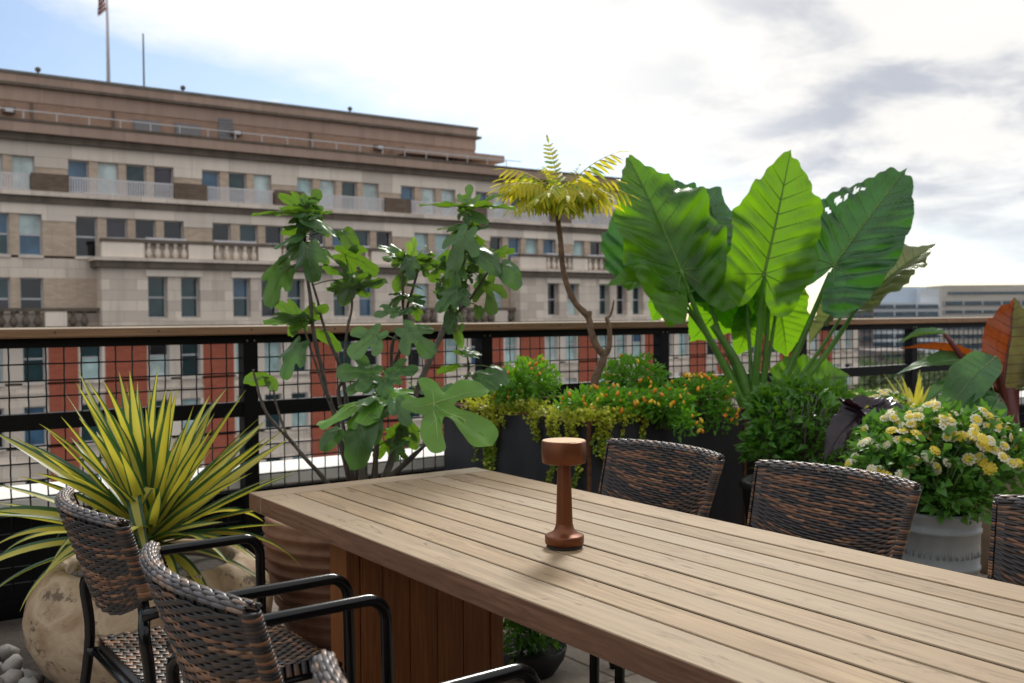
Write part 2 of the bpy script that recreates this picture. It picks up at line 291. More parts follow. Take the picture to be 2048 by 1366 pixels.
def build_special():
    b = NB('urn_glaze')                     # cream glaze worn to brown, with dark pits
    a = b.noise(b.world((1, 1, 1.3)), 6, 6, 0.6, 0.6); c2 = b.noise(b.world((1, 1, 1.5)), 9, 8, 0.72, 0.15); c3 = b.noise(b.world(), 45, 4, 0.6)
    c = b.ramp(a, [(0.25, (0.22, 0.135, 0.075)), (0.42, (0.36, 0.25, 0.155)), (0.56, (0.48, 0.37, 0.255)), (0.70, (0.30, 0.195, 0.115))])
    c = b.mix(b.ramp(c2, [(0.56, (0, 0, 0)), (0.61, (0.8, 0.8, 0.8))]), c, (0.065, 0.042, 0.026))
    c = b.mix(b.ramp(c3, [(0.60, (0, 0, 0)), (0.72, (0.4, 0.4, 0.4))]), c, (0.12, 0.08, 0.05))
    b.set(c, b.ramp(a, [(0.3, (0.8, 0.8, 0.8)), (0.7, (0.55, 0.55, 0.55))]), 0, 0.35); b.bump(c2, 0.5, 0.012)
    b = NB('terracotta')
    a = b.noise(b.world(), 5, 6, 0.65); c2 = b.noise(b.world((1, 1, 6)), 8, 4, 0.6)
    c = b.ramp(a, [(0.3, (0.17, 0.085, 0.055)), (0.55, (0.27, 0.145, 0.10)), (0.75, (0.33, 0.205, 0.15))])
    b.set(c, 0.75, 0, 0.3); b.bump(c2, 0.3, 0.01)
    b = NB('weathered_steel')
    a = b.noise(b.world((1, 1, 0.25)), 5, 6, 0.65); c2 = b.noise(b.world((3, 3, 0.4)), 3, 5, 0.7)
    c = b.ramp(a, [(0.3, (0.020, 0.021, 0.027)), (0.7, (0.045, 0.047, 0.056))])
    c = b.mix(b.ramp(c2, [(0.66, (0, 0, 0)), (0.82, (0.5, 0.5, 0.5))]), c, (0.09, 0.045, 0.025))
    b.set(c, 0.5, 0.2, 0.35); b.bump(c2, 0.1, 0.01)
    b = NB('rusty_steel'); a = b.noise(b.world(), 25, 6, 0.7)
    b.set(b.ramp(a, [(0.3, (0.055, 0.025, 0.014)), (0.7, (0.20, 0.085, 0.04))]), 0.8, 0.2, 0.3)
    b = NB('grey_glaze'); a = b.noise(b.world((1, 1, 0.5)), 9, 5, 0.6)
    b.set(b.ramp(a, [(0.3, (0.17, 0.185, 0.195)), (0.7, (0.27, 0.285, 0.295))]), 0.38, 0, 0.5)
    b = NB('copper_paint'); a = b.noise(b.coord(), 900, 2, 0.5)
    b.set(b.ramp(a, [(0.3, (0.145, 0.046, 0.018)), (0.7, (0.20, 0.066, 0.026))]), 0.36, 0.55, 0.5); b.bump(a, 0.03, 0.001)
    b = NB('lamp_top_sheen'); a = b.noise(b.coord(), 60, 3, 0.5)
    b.set(b.ramp(a, [(0.3, (0.50, 0.33, 0.20)), (0.7, (0.56, 0.38, 0.24))]), 0.3, 0.9, 0.6)  # same copper paint, paler to carry the sky's reflection
    b = NB('white_coping'); a = b.noise(b.world(), 3, 6, 0.65)
    b.set(b.ramp(a, [(0.3, (0.74, 0.72, 0.68)), (0.7, (0.86, 0.84, 0.80))]), 0.7)
    b = NB('dark_membrane'); a = b.noise(b.world(), 6, 5, 0.6); b.set(b.ramp(a, [(0.3, (0.005, 0.005, 0.0055)), (0.7, (0.010, 0.010, 0.0105))]), 0.8, 0, 0.2)
    b = NB('paver_concrete'); rn = b.objrand(); a = b.noise(b.world(), 30, 6, 0.7); a2 = b.noise(b.world(), 120, 3, 0.7)
    c = b.ramp(a, [(0.3, (0.24, 0.195, 0.155)), (0.7, (0.38, 0.32, 0.26))]); c = b.mix(b.ramp(a2, [(0.55, (0, 0, 0)), (0.7, (0.5, 0.5, 0.5))]), c, (0.13, 0.10, 0.08))
    c = b.mix(b.ramp(rn, [(0, (0, 0, 0)), (1, (0.3, 0.3, 0.3))]), c, (0.30, 0.27, 0.24)); b.set(c, 0.85, 0, 0.3); b.bump(a2, 0.4, 0.004)
    b = NB('river_stone'); rn = b.objrand(); a = b.noise(b.coord(), 5, 6, 0.7)
    c = b.ramp(a, [(0.3, (0.20, 0.20, 0.205)), (0.7, (0.38, 0.37, 0.36))]); c = b.mix(b.ramp(rn, [(0, (0, 0, 0)), (1, (0.5, 0.5, 0.5))]), c, (0.33, 0.29, 0.25)); b.set(c, 0.7)
    b = NB('wicker')                        # strand colour is stored per strand
    at = b.n('ShaderNodeVertexColor'); at.layer_name = 'tint'; a = b.noise(b.coord((30, 30, 30)), 6, 3, 0.6)
    c = b.mix(b.ramp(a, [(0.35, (0, 0, 0)), (0.75, (0.35, 0.35, 0.35))]), at.outputs[0], (0.03, 0.024, 0.022)); b.set(c, 0.38, 0, 0.5)
    b = NB('asphalt'); a = b.noise(b.world(), 0.4, 6, 0.7); b.set(b.ramp(a, [(0.3, (0.04, 0.04, 0.042)), (0.7, (0.065, 0.065, 0.066))]), 0.9)
build_special()
m_urn, m_terra, m_steel, m_rust = MATS['urn_glaze'], MATS['terracotta'], MATS['weathered_steel'], MATS['rusty_steel']
m_greyg, m_copper, m_ltop, m_coping, m_memb = MATS['grey_glaze'], MATS['copper_paint'], MATS['lamp_top_sheen'], MATS['white_coping'], MATS['dark_membrane']
m_paver, m_rstone, m_wick, m_asph = MATS['paver_concrete'], MATS['river_stone'], MATS['wicker'], MATS['asphalt']
m_rubber = simple('black_rubber', (0.012, 0.012, 0.012), 0.7)
m_darkpot = simple('charcoal_pot', (0.014, 0.0145, 0.016), 0.6, 0, 0.3, 6)
m_beigepot = simple('beige_pot', (0.30, 0.235, 0.18), 0.7, 0, 0.25, 9, 0.2)
m_flag = simple('flag_cloth', (0.33, 0.05, 0.06), 0.8, 0, 0.2, 3); m_flagw = simple('flag_white', (0.7, 0.7, 0.7), 0.8); m_flagb = simple('flag_blue', (0.04, 0.05, 0.14), 0.8)
m_fwhite = stone('far_white_cladding', (0.58, 0.61, 0.64), 4, 3, 0.1, 0.85)
m_fblue = simple('far_blue_roof', (0.46, 0.54, 0.63), 0.5, 0, 0.08, 0.05)
m_fbeige = stone('far_concrete', (0.44, 0.41, 0.37), 4, 3, 0.15, 0.85)
m_fbrown = stone('far_brown', (0.17, 0.145, 0.14), 2, 1, 0.2)
m_fglass = glass('far_glass', (0.045, 0.075, 0.10), 0.1); m_fwarm = stone('far_tan', (0.48, 0.38, 0.31), 2, 1, 0.2)

# ---------------------------------------------------------------- mesh helpers
def link(o, parent=None):
    COL.objects.link(o)
    if parent is not None: o.parent = parent
    return o
def tag(o, label=None, cat=None, group=None, kind=None):
    if label: o['label'] = label
    if cat: o['category'] = cat
    if group: o['group'] = group
    if kind: o['kind'] = kind
    return o
def thing(name, loc, label, cat, group=None, rz=0.0):
    e = bpy.data.objects.new(name, None); e.empty_display_size = 0.1; COL.objects.link(e)
    e.location = loc; e.rotation_euler = (0, 0, rz); return tag(e, label, cat, group)
class MB:
    def __init__(s): s.v = []; s.f = []; s.mi = []; s.c = None
    def add(s, vs, fs, mi=0):
        o = len(s.v); s.v.extend(tuple(p) for p in vs); s.f.extend(tuple(i + o for i in f) for f in fs); s.mi.extend([mi] * len(fs)); return s
    def box(s, a, b, mi=0):
        x0, y0, z0 = a; x1, y1, z1 = b
        return s.add([(x0, y0, z0), (x1, y0, z0), (x1, y1, z0), (x0, y1, z0), (x0, y0, z1), (x1, y0, z1), (x1, y1, z1), (x0, y1, z1)],
                     [(0, 3, 2, 1), (4, 5, 6, 7), (0, 1, 5, 4), (1, 2, 6, 5), (2, 3, 7, 6), (3, 0, 4, 7)], mi)
    def bevel_box(s, a, b, w, mi=0):             # a box whose long edges are chamfered all round
        x0, y0, z0 = a; x1, y1, z1 = b; vs = []
        for z, i in ((z0, w), (z0 + w, 0), (z1 - w, 0), (z1, w)):
            for x, y in ((x0 + w, y0 + i), (x1 - w, y0 + i), (x1 - i, y0 + w), (x1 - i, y1 - w), (x1 - w, y1 - i), (x0 + w, y1 - i), (x0 + i, y1 - w), (x0 + i, y0 + w)):
                vs.append((x, y, z))
        fs = [tuple(reversed(range(8)))] + [tuple(range(24, 32))]
        for k in range(3):
            for j in range(8):
                fs.append((k * 8 + j, k * 8 + (j + 1) % 8, k * 8 + 8 + (j + 1) % 8, k * 8 + 8 + j))
        return s.add(vs, fs, mi)
    def tube(s, pts, rad, n=8, mi=0, cap=True, flat=None):
        pts = [Vector(p) for p in pts]; m = len(pts)
        if isinstance(rad, (int, float)): rad = [rad] * m
        vs = []; prev = None
        for i, p in enumerate(pts):
            t = (pts[min(i + 1, m - 1)] - pts[max(i - 1, 0)]).normalized()
            if prev is None:
                ref = Vector((0, 0, 1)) if abs(t.z) < 0.9 else Vector((1, 0, 0)); u = t.cross(ref).normalized()
            else:
                u = prev - t * prev.dot(t)
                u = u.normalized() if u.length > 1e-6 else t.orthogonal().normalized()
            prev = u; w = t.cross(u)
            for k in range(n):
                a = 2 * math.pi * k / n; vs.append(p + (u * math.cos(a) + w * math.sin(a)) * rad[i])
        fs = []
        for i in range(m - 1):
            for k in range(n):
                fs.append((i * n + k, i * n + (k + 1) % n, (i + 1) * n + (k + 1) % n, (i + 1) * n + k))
        if cap: fs.append(tuple(reversed(range(n)))); fs.append(tuple((m - 1) * n + k for k in range(n)))
        return s.add(vs, fs, mi)
    def lathe(s, prof, n=48, c=(0, 0, 0), mi=0, wob=0.0, capb=True):
        vs = []
        for r, z in prof:
            for k in range(n):
                a = 2 * math.pi * k / n
                q = r * (1 + wob * noise.noise(Vector((math.cos(a) * 1.5, math.sin(a) * 1.5, z * 3)))) if wob else r
                vs.append((c[0] + q * math.cos(a), c[1] + q * math.sin(a), c[2] + z))
        fs = []
        for i in range(len(prof) - 1):
            for k in range(n):
                fs.append((i * n + k, i * n + (k + 1) % n, (i + 1) * n + (k + 1) % n, (i + 1) * n + k))
        if capb: fs.append(tuple(reversed(range(n)))); fs.append(tuple((len(prof) - 1) * n + k for k in range(n)))
        return s.add(vs, fs, mi)
    def mesh(s, name, mats, smooth=False):
        me = bpy.data.meshes.new(name); me.from_pydata(s.v, [], s.f)
        for m in (mats if isinstance(mats, (list, tuple)) else [mats]): me.materials.append(m)
        if max(s.mi, default=0): me.polygons.foreach_set('material_index', s.mi)
        if smooth: me.polygons.foreach_set('use_smooth', [True] * len(s.f))
        if s.c:
            at = me.color_attributes.new('tint', 'FLOAT_COLOR', 'POINT'); fl = []
            for c in s.c: fl.extend((*c, 1.0))
            at.data.foreach_set('color', fl)
        me.update(); return me
    def build(s, name, mats, parent=None, smooth=False, autosharp=None):
        if parent is not None and parent.rotation_euler[2] == 0:      # vertices are given in world space
            o0 = Vector(parent.location) if not parent.get('_o') else Vector(parent['_o'])
            s.v = [(p[0] - o0[0], p[1] - o0[1], p[2] - o0[2]) for p in s.v]
        me = s.mesh(name, mats, smooth)
        o = link(bpy.data.objects.new(name, me), parent)
        if autosharp:
            me.polygons.foreach_set('use_smooth', [True] * len(me.polygons))
            me.set_sharp_from_angle(angle=R(autosharp))
        return o
def part(name, mats, parent, boxes, smooth=False):
    m = MB()
    for a, b in boxes: m.box(a, b)
    return m.build(name, mats, parent, smooth)
def sub(mb, name, mats, piece, thing_, smooth=False):
    """a sub-part: child of a part whose own origin coincides with its thing's"""
    o0 = thing_.location
    mb.v = [(p[0] - o0[0], p[1] - o0[1], p[2] - o0[2]) for p in mb.v]
    return link(bpy.data.objects.new(name, mb.mesh(name, mats, smooth)), piece)
def spline(pts, n=8):
    P = [Vector(p) for p in pts]; out_ = []
    for i in range(len(P) - 1):
        a, b, c, d = P[max(i - 1, 0)], P[i], P[i + 1], P[min(i + 2, len(P) - 1)]
        for k in range(n):
            t = k / n
            out_.append(0.5 * ((2 * b) + (c - a) * t + (2 * a - 5 * b + 4 * c - d) * t * t + (-a + 3 * b - 3 * c + d) * t ** 3))
    out_.append(P[-1]); return out_
def lerp(a, b, t): return a + (b - a) * t

# ---------------------------------------------------------------- ground far below, terrace floor
g = MB().box((-3000, -3000, -24.4), (3000, 3000, -24.0)).build('street_ground', m_asph); tag(g, 'grey asphalt street level far below the roof terrace', 'ground', kind='structure')
fl = MB().box((-8, -7, -0.35), (16, 4.86, -0.03)).build('terrace_floor', m_memb); tag(fl, 'terrace floor of tan concrete pavers', 'floor', kind='structure')
pm = MB().bevel_box((-0.297, -0.297, -0.03), (0.297, 0.297, 0.0), 0.004).mesh('paver', m_paver)
for i in range(-4, 14):
    for j in range(-2, 8):
        o = link(bpy.data.objects.new('paver', pm), fl); o.location = (0.3 + i * 0.6, 0.05 + j * 0.6, rnd.uniform(-.0015, .0015))

BR = thing('added_shade_house', (3, -6.6, 0), 'added unseen dark brick house with glazed doors that shades the terrace', 'building')  # added unseen house; keeps sky light off the near front faces
part('wall', m_brownblk, BR, [((-8, -6.6, -.03), (-5, -5.0, 3.5)), ((12, -6.6, -.03), (15.9, -5.0, 3.5)), ((-5, -6.6, 2.7), (12, -5.0, 3.5))])
for k in range(8):
    x0 = -5 + k * 2.125; m = MB()
    for a, b in (((x0, -5.3, -.03), (x0 + .09, -5.2, 2.7)), ((x0 + 2.03, -5.3, -.03), (x0 + 2.12, -5.2, 2.7)), ((x0 + .09, -5.3, -.03), (x0 + 2.03, -5.2, .12)), ((x0 + .09, -5.3, 2.58), (x0 + 2.03, -5.2, 2.7))): m.box(a, b)
    d_ = m.build('glazed_door', m_black, BR); sub(MB().box((x0 + .09, -5.27, .12), (x0 + 2.03, -5.23, 2.58)), 'pane', PANES[1], d_, BR)
part('canopy', m_ped, BR, [((-8, -5.0, 3.0), (15.9, -4.0, 3.18))])
part('fascia', m_black, BR, [((-8, -3.998, 2.98), (15.9, -3.96, 3.22))])

# ---------------------------------------------------------------- the big office building across the street
BY = 62.0
OB = thing('office_building', (30, BY + 8, -24.0), 'long limestone and brick office block with balconies and a flat brown penthouse', 'building')
def bpart(name, mat, *boxes): return part(name, mat, OB, boxes)
def window(x0, x1, z0, z1, y, pane, split=0.5, fw=0.07, fmat=None):
    m = MB(); y1 = y + 0.10
    m.box((x0, y, z0), (x0 + fw, y1, z1)); m.box((x1 - fw, y, z0), (x1, y1, z1))
    m.box((x0 + fw, y, z0), (x1 - fw, y1, z0 + fw)); m.box((x0 + fw, y, z1 - fw), (x1 - fw, y1, z1))
    if split: zm = lerp(z0, z1, split); m.box((x0 + fw, y + .01, zm - .05), (x1 - fw, y1, zm + .05))
    w = m.build('window', fmat or m_frame, OB)
    if split:
        for a, b, pn in ((z0, zm, pane[0]), (zm, z1, pane[-1])):
            sub(MB().box((x0 + fw, y + .06, a + (.05 if a == zm else fw)), (x1 - fw, y + .09, b - (.05 if b == zm else fw))), 'pane', PANES[pn], w, OB)
    else:
        sub(MB().box((x0 + fw, y + .06, z0 + fw), (x1 - fw, y + .09, z1 - fw)), 'pane', PANES[pane[0]], w, OB)
    return w
def storey(y, z0, z1, wins, xa, xb, piermat, panes, rec=0.3, thick=0.7, split=0.5, sill=True, jamb=None):
    """one storey: piers between openings, a framed window set back in each opening"""
    xs = xa
    for i, (a, b) in enumerate(list(wins) + [(xb, xb)]):
        if a > xs + 0.01:
            if jamb and a - xs > 1.3:
                bpart('pier', piermat, ((xs + jamb, y, z0), (a - jamb, y + thick, z1)))
                bpart('jamb', m_trim, ((xs, y + .05, z0), (xs + jamb, y + thick, z1))); bpart('jamb', m_trim, ((a - jamb, y + .05, z0), (a, y + thick, z1)))
            elif a - xs < 1.3: bpart('mullion_pier', m_trim if jamb else piermat, ((xs, y + .04, z0), (a, y + thick, z1)))
            else: bpart('pier', piermat, ((xs, y, z0), (a, y + thick, z1)))
        if b > a:
            window(a, b, z0, z1, y + rec, panes[i % len(panes)] if not callable(panes) else panes(i), split)
            if sill: bpart('sill', m_trim, ((a - .05, y - .06, z0 - .14), (b + .05, y + rec + .05, z0 - .002)))
        xs = b
XA, XB, XL = -22.0, 58.3, 85.5
g4 = [12.76, 14.47, 16.13, 17.81]; g3 = [20.77, 22.57, 24.27]
cols = []
for p in range(-3, 6):
    for x in g4 + g3:
        q = x + 14.5 * p
        if XA + .5 < q < XB - 1.6: cols.append((q, q + 1.2))
rp = random.Random(3)
def rpan(weights):
    def f(i):
        k = rp.choices(range(6), weights)[0]; return (k, k if rp.random() < .6 else rp.choices(range(6), weights)[0])
    return f
# core mass behind everything
bpart('core_wall', m_tan, ((XA, BY + .7, -24), (XL, BY + 24, .69)), ((XA, BY + .7, .69), (XB, BY + 24, 8.3)), ((XA, BY + 2.6, 8.3), (XB, BY + 24, 12.2)))
# top storey, set back behind its balcony
T = BY + 1.9
storey(T, 8.75, 10.95, cols, XA, XB, m_tan, rpan((5, .6, 1.0, 1.5, 1.5, 3)), split=0)
bpart('frieze', m_trim, ((XA, T - .06, 10.952), (XB, T + .7, 11.80)))
for x0, x1 in cols: pass
xs = XA
for (a, b), (c, d) in zip(cols[:-1], cols[1:]):
    if c - b > 1.3: bpart('lintel_block', m_trim, ((b - .02, T - .045, 10.35), (c + .02, T + .02, 10.95)))
bpart('cornice', m_pentst, ((XA, T - .75, 12.22), (XB + .4, T + 1.4, 12.80)))
bpart('cornice_soffit', m_darkstone, ((XA, T - .45, 11.80), (XB + .2, T + .7, 12.218)))
bpart('cornice_drip', m_darkstone, ((XA, T - .82, 12.80), (XB + .4, T + 1.2, 12.95)))
# roof guard rail
rm = MB()
for i in range(60):
    x = XA + 1.8 * i
    if x > 46: break
    rm.tube([(x, T - .1, 12.9), (x, T - .1, 13.55)], 0.035, 5)
rm.tube([(XA, T - .1, 13.55), (46, T - .1, 13.55)], 0.035, 5); rm.build('guard_rail', m_frame, OB)
# balcony of the top storey
bpart('balcony_slab', m_plstone, ((XA, BY - .38, 8.42), (XB, T + .1, 8.70))); bpart('balcony_soffit', m_darkstone, ((XA, BY - .22, 8.02), (XB, BY + .7, 8.418)))
gaps = [(a[1], b[0]) for a, b in zip(cols[:-1], cols[1:]) if b[0] - a[1] > 1.3]
bx = [(lerp(a, b, .5) - 1.0 - .45, lerp(a, b, .5) + 1.0 - .45) for a, b in gaps]
for a, b in bx: bpart('parapet_block', m_brownblk, ((a, BY - .2, 8.70), (b, BY + .35, 9.72)))
for (a0, a1), (b0, b1) in zip(bx[:-1], bx[1:]):
    m = MB(); n = int((b0 - a1) / .14)
    for k in range(n):
        x = a1 + .07 + k * .14; m.box((x - .035, BY + .0, 8.78), (x + .035, BY + .05, 9.58))
    m.box((a1, BY - .01, 9.58), (b0, BY + .06, 9.66)); m.box((a1, BY - .01, 8.702), (b0, BY + .06, 8.78))
    m.build('balcony_railing', m_white_rail, OB)
# second storey
Z2a, Z2b = 5.05, 7.40
storey(BY, Z2a, Z2b, cols, XA, XB, m_tan, rpan((3, 3, 3, 1.5, 1.2, 1.5)))
bpart('frieze', m_trim, ((XA, BY - .05, 7.402), (XB, BY + .7, 8.02)))
for a, b in gaps: bpart('lintel_block', m_trim, ((a - .02, BY - .045, 7.05), (b + .02, BY + .02, 7.40)))
# pavilions that step forward below, with a balustraded balcony on top
PAV = [(13.85, 33.6), (43.6, 58.0)]
PYF = BY - 1.3
pw = []
for p0, p1 in PAV:
    off = p0 - 13.85
    pw.append([(x + off, x + off + 1.15) for x in (16.45, 18.4, 21.6, 23.45, 25.2, 28.4, 30.3) if x + off < p1 - 1.6])
bays = [(XA, PAV[0][0]), (PAV[0][1], PAV[1][0])]
for b0, b1 in bays:          # plain stretches between the pavilions
    w3 = [c for c in cols if c[0] > b0 + .2 and c[1] < b1 - .2]
    storey(BY, 1.9, 3.78, w3, b0, b1, m_tan, rpan((1, 3, .6, 3, 2, 1)), split=.36)
    bpart('spandrel', m_plstone, ((b0, BY + .04, 3.782), (b1, BY + .7, 4.905)))
    bpart('base_band', m_plstone, ((b0, BY, .9), (b1, BY + .7, 1.755)))
    bpart('balustrade_rail', m_darkstone, ((b0, BY - .75, 1.85), (b1, BY - .4, 2.05)))
    n = int((b1 - b0) / .62); balm = MB().lathe([(.10, 0), (.17, .12), (.23, .28), (.17, .45), (.09, .6), (.13, .75), (.16, .85)], 8, (0, 0, 0)).mesh('baluster', m_darkstone, True)
    for k in range(n):
        x = b0 + .31 + k * .62
        if k % 8 in (5, 6): continue
        o = link(bpy.data.objects.new('baluster', balm), OB); o.location = Vector((x, BY - .57, 1.0)) - OB.location
    for k in range(n):
        if k % 8 == 5: bpart('pedestal_panel', m_trim, ((b0 + .05 + k * .62, BY - .72, 1.0), (b0 + 1.2 + k * .62, BY - .42, 1.848)))
for (p0, p1), ws in zip(PAV, pw):
    storey(PYF, 1.45, 3.9, ws, p0, p1, m_plstone, rpan((1, 3, .4, 4, 1, .3)), rec=.55, thick=.9, sill=False)
    bpart('pavilion_return', m_plstone, ((p0 + .001, PYF + .9, 1.0), (p0 + .5, BY, 4.39)), ((p1 - .5, PYF + .9, 1.0), (p1 - .001, BY, 4.39)))
    bpart('pavilion_head', m_plstone, ((p0, PYF - .002, 3.902), (p1, PYF + 1.28, 4.398)))
    for gset in (((0, 1), (2, 4), (5, 6)) if len(ws) == 7 else ((0, 1), (2, 4))): bpart('lintel', m_trim, ((ws[gset[0]][0] - .12, PYF - .12, 3.92), (ws[gset[1]][1] + .12, PYF - .004, 4.30)))
    bpart('pavilion_foot', m_plstone, ((p0, PYF - .03, 1.0), (p1, PYF + .88, 1.448)))
    bpart('pavilion_cornice', m_darkstone, ((p0 - .35, PYF - .40, 4.40), (p1 + .35, BY - .05, 4.78)))
    bpart('pavilion_ledge', m_plstone, ((p0 - .5, PYF - .55, 4.782), (p1 + .5, BY - .07, 4.98)))
    bpart('balcony_coping', m_darkstone, ((p0 - .05, PYF - .15, 5.88), (p1 + .05, PYF + .25, 6.08)))
    bpart('balcony_side', m_plstone, ((p0, PYF + .22, 4.982), (p0 + .25, BY - .08, 5.88)), ((p1 - .25, PYF + .22, 4.982), (p1, BY - .08, 5.88)))
    xp = [p0 + .02, p0 + 5.0, p0 + 9.4, p0 + 13.9, p1 - 2.42] if p1 - p0 > 16 else [p0 + .02, p0 + 5.0, p0 + 9.4, p1 - 2.42]
    for x in xp: bpart('pedestal', m_trim, ((x, PYF - .10, 4.982), (x + (2.4 if x in (xp[0], xp[-1]) else 1.5), PYF + .2, 5.878)))
    balm = MB().lathe([(.08, 0), (.17, .165), (.2, .32), (.12, .52), (.08, .67), (.15, .895)], 8, (0, 0, 0)).mesh('baluster', m_plstone, True)
    for i in range(len(xp) - 1):
        a = xp[i] + (2.4 if i == 0 else 1.5); b = xp[i + 1]; n = max(2, int((b - a) / .5))
        for k in range(n):
            x = lerp(a, b, (k + .5) / n); o = link(bpy.data.objects.new('baluster', balm), OB); o.location = Vector((x, PYF + .02, 4.983)) - OB.location
        bpart('balcony_back_panel', m_plstone, ((a, PYF + .24, 4.985), (b, PYF + .28, 5.87)))
        bpart('white_awning_strip', m_white_rail, ((a + .1, PYF - .05, 6.083), (b - .1, PYF + .2, 6.21)))
bpart('belt_course', m_darkstone, ((XA, PYF - .35, .70), (XL, BY + .7, .995)))
# red brick storeys below the belt course
LY = BY - .9
lc = []
for p in range(-3, 4):
    o = p * 29.75
    for x in (9.7, 12.75, 16.6, 18.5, 21.9, 23.75, 25.55, 28.9, 30.8, 34.2, 37.3):
        if XA + .5 < x + o < XL - 2: lc.append((x + o, x + o + 1.15))
lc.sort(); lc = [c for i, c in enumerate(lc) if i == 0 or c[0] - lc[i - 1][1] > .3]
for z0, z1 in ((-2.15, .5), (-5.75, -3.5), (-10.2, -7.6)):
    storey(LY, z0, z1, lc, XA, XL, m_red, rpan((1, 3, .3, 4, 4, 1.5)), thick=1.6, split=.5, jamb=.17)
bpart('brick_head', m_plstone, ((XA, LY + .03, .502), (XL, BY + .7, .70)))
for z0, z1 in ((-3.5, -2.15), (-7.6, -5.75)):
    xs = XA
    for i, (a, b) in enumerate(lc):
        if i and a - lc[i - 1][1] > 1.3:
            bpart('red_pier', m_red, ((lc[i - 1][1] + .17, LY, z0 + .002), (a - .17, LY + 1.6, z1 - .142)))
    bpart('spandrel', m_plstone, ((XA, LY + .10, z0 + .002), (XL, LY + 1.6, z1 - .145)))
    bpart('spandrel_moulding', m_trim, ((XA, LY + .02, lerp(z0, z1, .5)), (XL, LY + .099, lerp(z0, z1, .5) + .12)))
bpart('lower_wall', m_plstone, ((XA, LY, -24), (XL, LY + 1.6, -10.35)))
# penthouse on the roof
PQ = BY + 5.0
def pq(px, py): return PY(px, py, PQ)
px1 = pq(953, 260).x; pz = pq(953, 257).z; pb = pq(953, 278).z
bpart('penthouse_wall', m_pent, ((XA, PQ, 12.3), (px1 - .15, PQ + 15, pb - .9)))
bpart('penthouse_band', m_pentst, ((XA, PQ - .05, pb - .898), (px1 - .1, PQ + 15, pb - .02)))
bpart('penthouse_moulding', m_darkstone, ((XA, PQ - .35, pb - .018), (px1 + .28, PQ + 15.2, pb + .16)))
bpart('penthouse_parapet', m_pentst, ((XA, PQ - .1, pb + .162), (px1, PQ + 15, pz - .12)))
bpart('penthouse_coping', m_metalroof, ((XA, PQ - .2, pz - .118), (px1 + .06, PQ + 15.1, pz + .05)))
for a, b, c, d in ((268, 238, 319, 268), (351, 246, 400, 276), (437, 235, 464, 280)):
    p = pq(a, b); q = pq(c, d); m = MB(); n = 7
    for k in range(n): z = lerp(q.z, p.z, (k + .5) / n); m.box((p.x, PQ - .12, z - .06), (q.x, PQ + .02, z + .05))
    m.box((p.x - .05, PQ - .06, q.z), (q.x + .05, PQ - .01, p.z)); m.build('louvre', m_louvre, OB)
for a, b in ((63, 135), (620, 300), (1320 / 4.878 - 45, 215)):
    x = pq(a, 220).x; bpart('downpipe', m_darkstone, ((x - .07, PQ - .12, 12.6), (x + .07, PQ - .06, pb - .9)))
for a, b in ((16, 222), (470, 267), (755, 296)):
    p = pq(a, b); w = MB().box((p.x - .35, PQ - .5, p.z - .18), (p.x + .35, PQ - .02, p.z + .16)).build('floodlight', m_darkstone, OB)
    sub(MB().box((p.x - .22, PQ - .53, p.z - .12), (p.x + .22, PQ - .502, p.z + .10)), 'lens', m_white_rail, w, OB)
cq = BY + 3.2
p = PY(806, 297, cq); q = PY(1005, 321, cq)
bpart('canopy_roof', m_pentst, ((p.x, cq - .3, q.z - .2), (q.x, PQ + 8, q.z + .32))); bpart('canopy_post', m_darkstone, ((p.x + .4, cq + .3, 12.5), (p.x + .7, cq + .6, q.z - .2)), ((lerp(p.x, q.x, .5), cq + .3, 12.5), (lerp(p.x, q.x, .5) + .3, cq + .6, q.z - .2)))
bpart('canopy_back_wall', m_darkstone, ((p.x + .5, cq + 2.5, 12.3), (q.x - 4.2, cq + 2.7, q.z - .2)))
# things standing on its roof
b0 = PY(217, 160, PQ + 1.5); fp = thing('flagpole', (b0.x, b0.y, pz - .1), 'tall white flagpole with a limp flag on the penthouse roof', 'flagpole')
tp = PD(208, -60, (b0 - CAMP).dot(FW))
MB().tube([(b0.x, b0.y, pz - .1), (b0.x, b0.y, tp.z)], [.13, .07], 8).build('pole', m_white_rail, fp, True)
fm = MB(); zf = PD(208, 4, (b0 - CAMP).dot(FW)).z
rows = 10
for k in range(rows):
    for j in range(6):
        pass
vs = []; fs = []; mi = []
for i in range(9):
    for j in range(13):
        t = j / 12; s_ = i / 8
        vs.append((b0.x - .07 - s_ * .55 - .05 * math.sin(t * 5 + s_ * 3), b0.y + .25 * math.sin(s_ * 9 + t * 2), zf + 1.1 - t * 1.7 - s_ * .55))
for i in range(8):
    for j in range(12):
        a = i * 13 + j; fs.append((a, a + 13, a + 14, a + 1)); mi.append(2 if (j < 6 and i < 4) else (j % 2))
o_ = len(fm.v); fm.v = vs; fm.f = fs; fm.mi = mi; fm.build('flag', [m_flag, m_flagw, m_flagb], fp, True)
b1 = PY(288, 172, PQ + 1.0); d1 = (b1 - CAMP).dot(FW)
an = MB().tube([(b1.x, b1.y, pz - .1), (b1.x, b1.y, PD(287, 68, d1).z)], [.07, .05], 6).build('antenna_mast', m_metalroof); tag(an, 'thin bare antenna mast beside the flagpole on the roof', 'antenna')
for px_, py_, lab in ((76, 143, 'small dark roof vent at the end of the penthouse roof left of the flagpole'), (366, 180, 'small dark roof vent just past the antenna mast'), (700, 225, 'small dark roof vent near the end of the penthouse roof')):
    p = PY(px_, py_ + 4, PQ + .4); v = MB().lathe([(.06, 0), (.06, .25), (.17, .3), (.17, .48), (.05, .55)], 10, (p.x, p.y, pz)).build('roof_vent', m_darkstone, None, True); tag(v, lab, 'vent')

